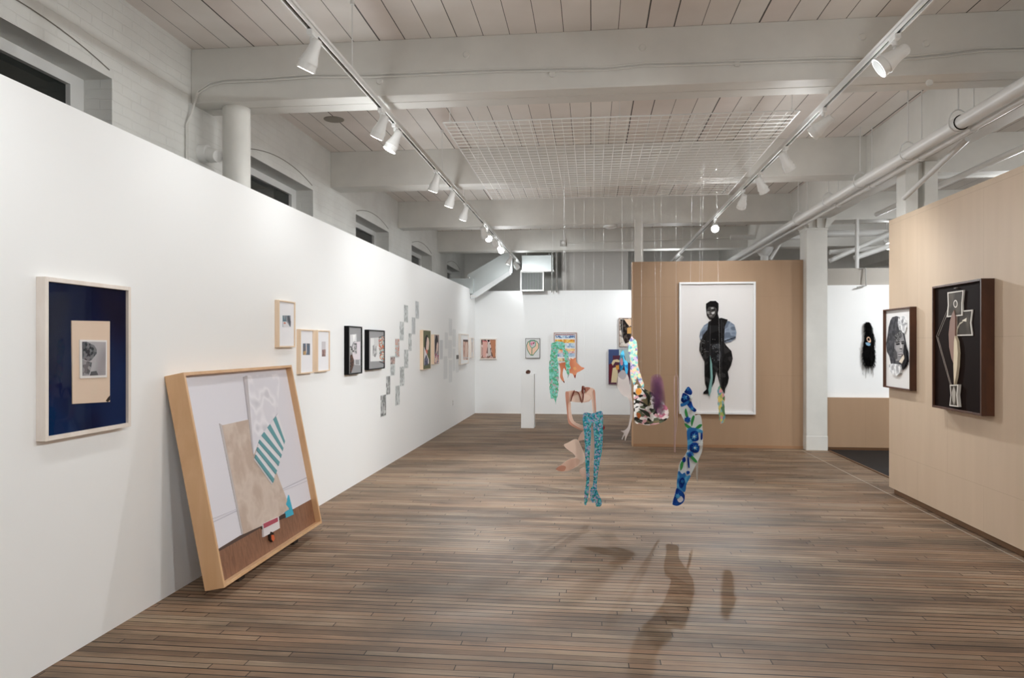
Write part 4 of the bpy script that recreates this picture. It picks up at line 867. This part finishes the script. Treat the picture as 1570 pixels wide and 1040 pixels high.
# hair piece on the passage wall
HP = Plane((0, 11.42, 0), (1, 0, 0), (0, 0, 1))
def hair_piece():
    T = zm(1300, 480, 9.45)
    c = HP.uv(*T([(290, 460)])[0]); t = thing('hair_sculpture', HP.at(c[0], c[1]), 'shaggy black hair piece with a small eye hung on the white passage wall', 'sculpture')
    prof = [(135, 272, 28), (200, 282, 46), (270, 288, 52), (340, 300, 68), (420, 298, 84), (500, 290, 90), (580, 290, 95), (660, 292, 94), (720, 300, 80), (775, 305, 40)]
    k = MB(); hm = mat('black_hair', (14, 13, 13), .45); rnd = random.Random(3)
    s = 11.5 / F / 9.45
    pth = [];rad = []
    for y, x, hw in prof:
        u, v = HP.uv(*T([(x, y)])[0]); pth.append(HP.at(u, v, .03)); rad.append(hw * s * .82)
    n = len(pth); vs = []; seg = 14
    for p, r in zip(pth, rad):
        for j in range(seg):
            a = 2 * math.pi * j / seg; vs.append(p + Vector((math.cos(a) * r, min(0, 0) - (math.sin(a) * .5 + .0) * r * .6, 0)))
    fs = [(i * seg + j, i * seg + (j + 1) % seg, (i + 1) * seg + (j + 1) % seg, (i + 1) * seg + j) for i in range(n - 1) for j in range(seg)] + [tuple(range(seg)), tuple((n - 1) * seg + j for j in range(seg))]
    k.add(vs, fs, hm); k.build('hair_body', t, True)
    k = MB()
    for i in range(700):
        q = rnd.random() * (n - 1.01); j = int(q); f = q - j; p = pth[j].lerp(pth[j + 1], f); r = rad[j] * (1 - f) + rad[j + 1] * f
        a = rnd.uniform(math.pi * -.1, math.pi * 1.1); o = Vector((math.cos(a), -abs(math.sin(a)) * .5, 0)); b0 = p + o * r * .8
        ln = rnd.uniform(.03, .07); e = b0 + o * rnd.uniform(.01, .03) + Vector((rnd.uniform(-.012, .012), 0, -ln)); md = b0.lerp(e, .5) + o * .018
        k.tube([b0, md, e], [.0022, .0018, .0006], hm, 3, False)
    k.build('loose_strands', t)
    k = MB(); fm = mat('thin_grey_fibre', (110, 106, 102), .6)
    for i in range(60):
        x = rnd.uniform(205, 370); u, v = HP.uv(*T([(x, rnd.uniform(720, 780))])[0]); b0 = HP.at(u, v, .012); ln = rnd.uniform(.05, .2)
        k.tube([b0, b0 + Vector((rnd.uniform(-.01, .01), -.004, -ln * .5)), b0 + Vector((rnd.uniform(-.02, .02), .0, -ln))], .0008, fm, 3, False)
    k.build('trailing_fibres', t)
    def q(pts, m, name, n0):
        kk = MB(); kk.prism(HP, [HP.uv(*p, n0) for p in T(pts)], n0 - .006, n0, m); kk.build(name, t)
    q([(285, 350), (305, 345), (325, 370), (335, 410), (325, 432), (300, 425), (280, 400), (272, 370)], mat('pale_peach_ring', (226, 186, 156), .5), 'eye_ring', .10)
    q([(290, 365), (308, 360), (320, 385), (312, 408), (295, 402), (284, 385)], BLACK, 'pupil', .104)
    q([(255, 432), (290, 425), (330, 448), (322, 475), (300, 478), (270, 465)], mat('dusty_blue_patch', (120, 158, 188), .5), 'blue_patch', .102)
hair_piece()

# pedestal with a small object
a = onZ(798.5, 657, 0); pw = .25; px0, py0 = a.x, 13.62
k = MB(); k.box((px0, py0, 0), (px0 + pw, py0 + pw, 1.03), WHITE); tag(k.build('pedestal', bevel=.003), 'tall white square pedestal standing before the far wall', 'pedestal')
k = MB(); cc = (px0 + .125, py0 + .12, 1.03 + .036); k.ball(cc, .045, pat('seed_brown', [(84, 52, 42), (112, 74, 62), (60, 38, 32), (140, 100, 86)], 60), 24, 16, (1, 1, .82), .35)
tag(k.build('small_sculpture', smooth=True), 'small lumpy brown object on top of the white pedestal', 'sculpture')

# ------------------------------------------------------------------ suspended cutouts
def bender(pl, amp, seedv):
    return lambda u, v: amp * noise.noise(Vector((u * 2.2 + seedv, v * 2.0, 0))) + amp * .6 * noise.noise(Vector((u * 6 + seedv, v * 5, 3)))
def densify(pts, step=.02):
    out = []
    for i in range(len(pts)):
        a = Vector(pts[i]); b = Vector(pts[(i + 1) % len(pts)]); n = max(1, int((b - a).length / step))
        out += [tuple(a.lerp(b, j / n)) for j in range(n)]
    return out
def rough_edge(pts, amp, rnd): return [(x + rnd.uniform(-amp, amp), y + rnd.uniform(-amp, amp)) for x, y in pts]
def smooth_poly(pts, it=1, n=4):
    """closed Catmull-Rom curve through the points"""
    out = []; m = len(pts)
    for i in range(m):
        p0, p1, p2, p3 = (Vector(pts[(i + k) % m]) for k in (-1, 0, 1, 2))
        for j in range(n):
            t = j / n; out.append(tuple(.5 * (2 * p1 + (p2 - p0) * t + (2 * p0 - 5 * p1 + 4 * p2 - p3) * t * t + (3 * p1 - p0 - 3 * p2 + p3) * t ** 3)))
    return out
def cutout(name, Y, T, layers, label, cat='cutout', group='suspended collage cutouts', lines=(), sm=1, rag=0, th=.006, parts=(), extra=None, tilt=0):
    pl = Plane((0, Y, 0), (1, tilt, 0), (0, 0, 1)); rnd = random.Random(int(Y * 1000) + len(label))
    u, v = pl.uv(*T([layers[0][0][0]])[0]); t = thing(name, pl.at(u, v), label, cat, group)
    nm = 'printed_sheet'; z = 0
    k = MB()
    for i, (pts, m) in enumerate(layers):
        P = [pl.uv(*p) for p in T(pts)]
        P = smooth_poly(P, sm) if sm else P
        if rag and i == 0: P = rough_edge(densify(P, .018), rag, rnd)
        if i == 0: k.prism(pl, P, -th, 0, m)
        else: z += LIFT; k.prism(pl, P, 0, z, m)
    k.build(nm, t)
    for pn, pls in parts:
        k = MB(); z += LIFT
        for pts, m in pls:
            P = smooth_poly([pl.uv(*p) for p in T(pts)], sm); z += LIFT; k.prism(pl, P, 0, z, m)
        k.build(pn, t)
    for (x, y) in lines:
        u, v = pl.uv(*T([(x, y)])[0]); p = pl.at(u, v, .002); sx = (GX1 - GX0) / 32; gx = GX0 + sx * min(31, max(1, round((p.x - GX0) / sx))); gy = min(max(p.y, GY0 + .03), GY1 - .03)
        k = MB(); k.tube([p, (gx, gy, gz(gy))], .0005, WIREMAT, 4, False); k.build('hanging_line', t)
    if extra: extra(t, pl)
    return t
TQ = pat('turquoise_floral', [(130, 206, 190), (118, 196, 180), (84, 172, 130), (150, 214, 204), (110, 190, 172), (178, 166, 168), (96, 168, 120)], 75)
ORN = pat('rust_sheet', [(196, 106, 76), (206, 122, 92), (214, 140, 106)], 8, smooth=True)
T4 = zm(835, 505, 7.43)
cutout('fabric_cutout', 6.72, T4, [([(175, 390), (235, 375), (295, 345), (297, 328), (322, 340), (352, 325), (358, 370), (385, 400), (420, 430), (455, 445), (400, 480), (365, 500), (347, 560), (320, 510), (290, 500), (240, 470), (218, 445), (205, 520), (228, 607), (212, 600), (178, 550), (180, 470)], ORN),
    ([(325, 440), (350, 430), (362, 455), (340, 468)], mat('light_rust', (222, 160, 104), .5)), ([(212, 590), (228, 600), (222, 609), (212, 600)], col(70, 30, 30)), ([(340, 530), (354, 520), (348, 562)], col(110, 40, 36))],
    'rust orange cutout hanging behind the turquoise one', lines=[(330, 335), (200, 385)])
cutout('fabric_cutout', 6.62, T4, [([(75, 155), (140, 140), (225, 150), (232, 210), (262, 260), (290, 380), (292, 440), (278, 520), (262, 560), (255, 500), (240, 440), (232, 330), (215, 290), (200, 235), (175, 222), (150, 260), (150, 420), (162, 500), (155, 700), (140, 790), (126, 868), (112, 800), (95, 790), (70, 790), (58, 700), (55, 560), (48, 420), (60, 350), (72, 250)], TQ)],
    'long turquoise flowered cutout shaped like a sleeve, hanging at the left', lines=[(80, 155), (220, 150)], sm=0, rag=.005)
TT = zm(850, 580, 5.074)
SKI = pat('soft_skin', [(216, 176, 156), (226, 190, 170), (234, 202, 184)], 5, smooth=True, detail=1); SKD = mat('flushed_skin', (204, 146, 124), .5); SKL = mat('light_skin', (238, 210, 192), .5); LN = mat('outline_red_brown', (120, 62, 50), .5)
cutout('photo_cutout', 6.52, TT, [([(85, 120), (100, 104), (150, 97), (186, 106), (208, 96), (216, 60), (240, 72), (290, 76), (314, 95), (320, 160), (324, 275), (300, 275), (289, 168), (270, 182), (215, 190), (130, 182), (128, 200), (130, 260), (150, 330), (190, 358), (245, 372), (300, 380), (306, 440), (318, 470), (306, 600), (275, 690), (252, 725), (250, 790), (238, 786), (200, 742), (197, 712), (222, 698), (244, 690), (262, 600), (262, 500), (240, 480), (200, 488), (180, 490), (205, 430), (226, 408), (180, 395), (120, 362), (105, 330), (95, 240)], SKI),
    ([(85, 120), (100, 104), (112, 120), (108, 240), (120, 330), (180, 380), (226, 398), (226, 408), (180, 395), (120, 362), (105, 330), (95, 240)], SKD),
    ([(130, 150), (180, 130), (260, 130), (280, 160), (215, 188), (132, 180)], SKL), ([(300, 100), (314, 95), (320, 160), (324, 275), (316, 275), (310, 160)], SKD)],
    'bare headless torso with long arms, a printed photo cutout hung in the air', lines=[(100, 104), (300, 80)],
    parts=[('kneeling_leg', [([(75, 518), (100, 505), (172, 474), (212, 540), (235, 600), (232, 650), (190, 680), (120, 716), (60, 726), (12, 710), (60, 668), (110, 635), (162, 618), (150, 590), (110, 560), (85, 540)], SKL),
                     ([(12, 710), (60, 668), (110, 635), (160, 622), (200, 640), (180, 676), (120, 716), (60, 726)], SKI), ([(12, 710), (50, 680), (90, 690), (70, 724)], SKD)]),
           ('necklace', [([(214, 62), (236, 66), (240, 90), (220, 120), (212, 100)], LN), ([(150, 97), (158, 104), (140, 150), (130, 182), (128, 160)], LN), ([(160, 104), (190, 112), (215, 186), (208, 186), (188, 122)], LN), ([(228, 70), (232, 110), (224, 180), (218, 180), (222, 110)], LN), ([(236, 70), (280, 76), (240, 110), (244, 88)], mat('thin_strap', (170, 110, 90), .5))]),
           ('red_elbow', [([(370, 372), (384, 368), (392, 385), (384, 400), (370, 402)], mat('red_nails', (140, 40, 36), .4))])])
TGT = pat('teal_tights_pattern', [(70, 160, 178), (50, 130, 160), (110, 190, 190), (160, 160, 190), (40, 120, 128), (90, 170, 200), (186, 170, 196), (60, 150, 140)], 85)
cutout('fabric_cutout', 6.44, TT, [([(222, 283), (290, 276), (325, 266), (372, 262), (378, 360), (373, 540), (345, 700), (332, 800), (334, 880), (365, 950), (362, 994), (325, 998), (318, 970), (285, 958), (280, 862), (300, 830), (308, 640), (312, 540), (303, 400), (296, 345), (286, 370), (285, 450), (275, 600), (272, 760), (266, 900), (250, 980), (233, 978), (235, 880), (248, 800), (240, 640), (235, 480)], TGT)],
    'pair of teal speckled tights hanging in front of the torso', lines=[(230, 285), (365, 265)])
T6 = zm(925, 480, 5.2)
cutout('fabric_cutout', 7.3, T6, [([(105, 560), (118, 500), (150, 455), (185, 480), (205, 530), (214, 600), (228, 680), (238, 760), (232, 840), (218, 890), (212, 930), (200, 958), (188, 985), (176, 1018), (170, 1012), (173, 978), (166, 984), (152, 1010), (146, 1006), (154, 985), (163, 958), (148, 948), (138, 940), (165, 938), (192, 915), (204, 880), (214, 800), (210, 720), (190, 672), (160, 662), (140, 640), (118, 600)], pat('pale_grey_voile', [(186, 176, 172), (202, 190, 184), (170, 160, 156)], 4, smooth=True, alpha=.93)),
    ([(115, 495), (150, 458), (185, 480), (176, 520), (150, 530)], col(150, 142, 142))], 'pale grey draped arm cutout ending in a hand, left of the brown wall', lines=[(150, 458)])
cutout('fabric_cutout', 7.22, T6, [([(133, 345), (155, 298), (166, 320), (170, 370), (196, 400), (192, 485), (176, 472), (165, 420), (150, 455), (130, 450)], pat('blue_petals', [(60, 160, 206), (90, 186, 222), (40, 120, 180)], 20)), ([(135, 375), (150, 360), (156, 410), (138, 415)], mat('pink_fleck', (236, 170, 190), .5))],
    'small bright blue petal cutout in front of the low painting', lines=[(155, 300)])
cutout('fabric_cutout', 7.12, T6, [([(228, 182), (240, 202), (262, 215), (272, 260), (270, 320), (278, 420), (290, 470), (326, 572), (315, 604), (285, 552), (268, 515), (255, 560), (240, 577), (228, 540), (215, 480), (215, 380), (200, 300), (198, 250), (210, 210)], pat('pastel_scales', [(200, 228, 214), (150, 210, 200), (236, 226, 170), (214, 190, 220), (120, 180, 190), (240, 200, 180), (130, 130, 180), (206, 226, 200)], 44))],
    'pastel scaled cutout hanging along the left edge of the brown wall', lines=[(230, 185)], sm=0, rag=.004)
TRP = pat('tropical_print', [(238, 234, 230), (232, 228, 224), (60, 60, 52), (96, 104, 84), (240, 236, 232), (130, 120, 90), (220, 170, 176), (226, 222, 216), (40, 38, 36)], 26, (1, 1, 1.4))
LEAF = mat('print_leaf_dark', (52, 56, 46), .5)
def fern(x0, y0, x1, y1, wd, bendx):
    """a curved frond shape"""
    L = [];Rr = []
    for i in range(9):
        f = i / 8; x = x0 + (x1 - x0) * f + bendx * math.sin(math.pi * f); y = y0 + (y1 - y0) * f; q = wd * math.sin(math.pi * (f * .9 + .05)); L.append((x - q, y + q * .4)); Rr.append((x + q, y - q * .4))
    return L + Rr[::-1]
cutout('fabric_cutout', 7.02, T6, [([(245, 575), (300, 588), (350, 618), (400, 640), (460, 690), (500, 750), (523, 812), (505, 850), (450, 880), (370, 896), (300, 886), (250, 866), (243, 720)], TRP),
    (fern(300, 600, 355, 740, 12, 30), LEAF), (fern(250, 690, 345, 740, 9, 10), LEAF), (fern(285, 765, 370, 830, 16, 14), LEAF), (fern(250, 850, 310, 880, 9, 0), LEAF),
    ([(262, 612), (290, 600), (306, 628), (285, 655), (262, 642)], mat('toucan_orange', (226, 150, 60), .5)), ([(265, 800), (290, 800), (300, 825), (278, 840)], mat('flower_brown', (150, 80, 40), .5)), ([(440, 740), (500, 740), (520, 810), (470, 850), (430, 800)], pat('pink_leafage', [(226, 196, 200), (200, 120, 140), (170, 130, 150), (236, 220, 216)], 30))],
    'rounded cutout with a black, white and floral jungle print', lines=[(300, 590), (450, 685)])
VP = [(430, 505), (452, 512), (470, 560), (480, 640), (484, 740), (474, 800), (450, 790), (415, 760), (396, 700), (386, 610), (392, 530), (410, 510)]
def shrink(P, f, dx=0, dy=0):
    cx = sum(p[0] for p in P) / len(P); cy = sum(p[1] for p in P) / len(P); return [(cx + dx + (x - cx) * f, cy + dy + (y - cy) * (f * .5 + .5)) for x, y in P]
cutout('fabric_cutout', 6.95, T6, [(shrink(VP, 1.25), pat('violet_haze', [(112, 66, 104), (130, 84, 120), (96, 56, 92)], 5, smooth=True, alpha=.22))] + [(shrink(VP, f), pat('violet_haze', [(104, 58, 98), (122, 76, 112), (90, 50, 86)], 5, smooth=True, alpha=a)) for f, a in ((1.08, .2), (.92, .25), (.74, .3), (.52, .3), (.3, .25))],
    'translucent purple veil strip over the jungle print cutout', lines=[(430, 512)], th=.0006)
def flower(cx, cy, r, m, n=6, ph=0):
    return [(cx + r * (1 if k % 2 else .55) * math.cos(ph + math.pi * k / n), cy + r * (1 if k % 2 else .55) * math.sin(ph + math.pi * k / n)) for k in range(2 * n)], m
TB = zm(1020, 580, 5.07)
BL = pat('cobalt_bloom', [(20, 64, 150), (30, 84, 170), (16, 50, 130)], 14, smooth=True); LB = pat('sky_bloom', [(60, 140, 196), (100, 176, 216), (44, 112, 180)], 14, smooth=True); GN = mat('leaf_green_print', (60, 150, 80), .5); WH = mat('white_cloth_leg', (226, 232, 234), .5)
cutout('fabric_cutout', 6.2, TB, [([(180, 65), (210, 105), (205, 160), (215, 215), (242, 250), (232, 290), (274, 290), (290, 400), (290, 540), (270, 610), (225, 700), (190, 770), (165, 820), (150, 900), (140, 960), (100, 990), (60, 985), (55, 965), (75, 900), (90, 830), (100, 730), (115, 660), (165, 580), (175, 520), (170, 420), (145, 330), (120, 272), (115, 200), (125, 150), (150, 100)], WH),
    ([(180, 66), (209, 105), (196, 132), (150, 112), (155, 96)], BL), ([(140, 115), (180, 135), (190, 165), (150, 195), (122, 176), (128, 145)], BL), ([(200, 180), (215, 218), (242, 248), (222, 262), (180, 222), (168, 195)], BL), ([(120, 200), (150, 190), (190, 170), (185, 190), (160, 210), (125, 222)], LB),
    ([(160, 235), (175, 280), (180, 315), (160, 300), (150, 260)], GN), ([(215, 292), (228, 300), (215, 350), (205, 375), (200, 330)], GN), ([(150, 350), (190, 372), (215, 395), (195, 400), (160, 378)], GN), ([(235, 385), (265, 360), (286, 362), (270, 385), (240, 398)], GN),
    ([(150, 320), (180, 300), (195, 330), (180, 345), (155, 335)], LB), ([(170, 400), (215, 385), (285, 405), (286, 430), (250, 430), (180, 560), (172, 500)], LB), ([(198, 420), (245, 410), (258, 450), (255, 482), (218, 492), (196, 465)], BL), ([(196, 512), (240, 500), (262, 530), (258, 570), (225, 580), (190, 560)], BL), ([(276, 430), (288, 425), (288, 470), (276, 478)], BL),
    ([(165, 580), (205, 570), (220, 600), (195, 615), (170, 605)], LB), ([(205, 600), (240, 635), (246, 655), (225, 650), (200, 620)], GN), ([(118, 660), (140, 640), (135, 690), (118, 715)], GN), ([(130, 630), (150, 612), (158, 640), (140, 655)], BL), ([(172, 620), (182, 620), (188, 690), (178, 690)], BL),
    ([(100, 725), (130, 745), (150, 735), (165, 760), (195, 758), (165, 820), (152, 880), (118, 870), (90, 850)], LB), ([(110, 790), (135, 770), (150, 800), (130, 850), (105, 840)], BL), ([(88, 855), (120, 872), (140, 892), (150, 915), (140, 960), (100, 988), (60, 984), (58, 965), (75, 900)], BL), ([(92, 935), (120, 915), (138, 940), (120, 962), (100, 958)], mat('soft_white_bloom', (220, 222, 232), .5)), ([(165, 725), (185, 722), (186, 738), (168, 745)], BL), flower(222, 452, 26, LB, 7), flower(226, 540, 24, LB, 7, .3), flower(172, 322, 26, BL, 6), flower(190, 592, 20, BL, 6), flower(222, 452, 9, WH, 5), flower(226, 540, 9, WH, 5), flower(95, 915, 22, LB, 7), flower(272, 510, 22, WH, 6), flower(130, 800, 16, LB, 6), flower(150, 150, 22, LB, 5), flower(172, 85, 14, LB, 5), flower(205, 235, 14, LB, 5), flower(200, 150, 14, WH, 5)],
    'leg shaped white cloth cutout with big blue flowers', lines=[(180, 70), (270, 292)])
T9 = zm(1060, 440, 4.725)
cutout('fabric_cutout', 6.75, T9, [([(190, 740), (208, 715), (222, 745), (243, 800), (240, 870), (246, 940), (236, 980), (215, 992), (202, 960), (200, 900), (192, 850)], pat('pastel_collage', [(120, 170, 150), (226, 206, 120), (226, 160, 166), (110, 160, 180), (100, 140, 100), (150, 190, 190), (180, 190, 110)], 60, (1, 1, .5)))],
    'narrow pastel cutout hanging in front of the lower edge of the portrait', lines=[(208, 716)], sm=0, rag=.004)
def loop_piece():
    Y = 6.85; t = thing('wire_loop', onY(1036, 573, Y), 'tall thin loop of pinkish cord hanging in front of the brown wall', 'cord', 'suspended collage cutouts')
    k = MB(); P = [onY(x, y, Y) for x, y in [(1034, 694), (1034.5, 650), (1033.5, 600), (1034, 580), (1036.5, 573), (1039, 580), (1039.5, 610), (1037.5, 650), (1035, 670), (1035, 694)]]
    k.tube(P, .005, mat('dusty_pink_cord', (166, 138, 132), .5), 8); k.build('cord_loop', t, True)
    k = MB(); k.tube([P[4], (P[4].x, Y, gz(Y))], .0005, WIREMAT, 4, False); k.build('hanging_line', t)
loop_piece()
cutout('fabric_cutout', 6.35, zm(0, 0, 1), [([(1067, 700), (1069, 690), (1070.5, 712), (1069.5, 738), (1067.5, 730)], mat('pale_film', (176, 168, 160), .4))], 'tiny pale strip hanging right behind the blue flowered leg', lines=[(1069, 691)])
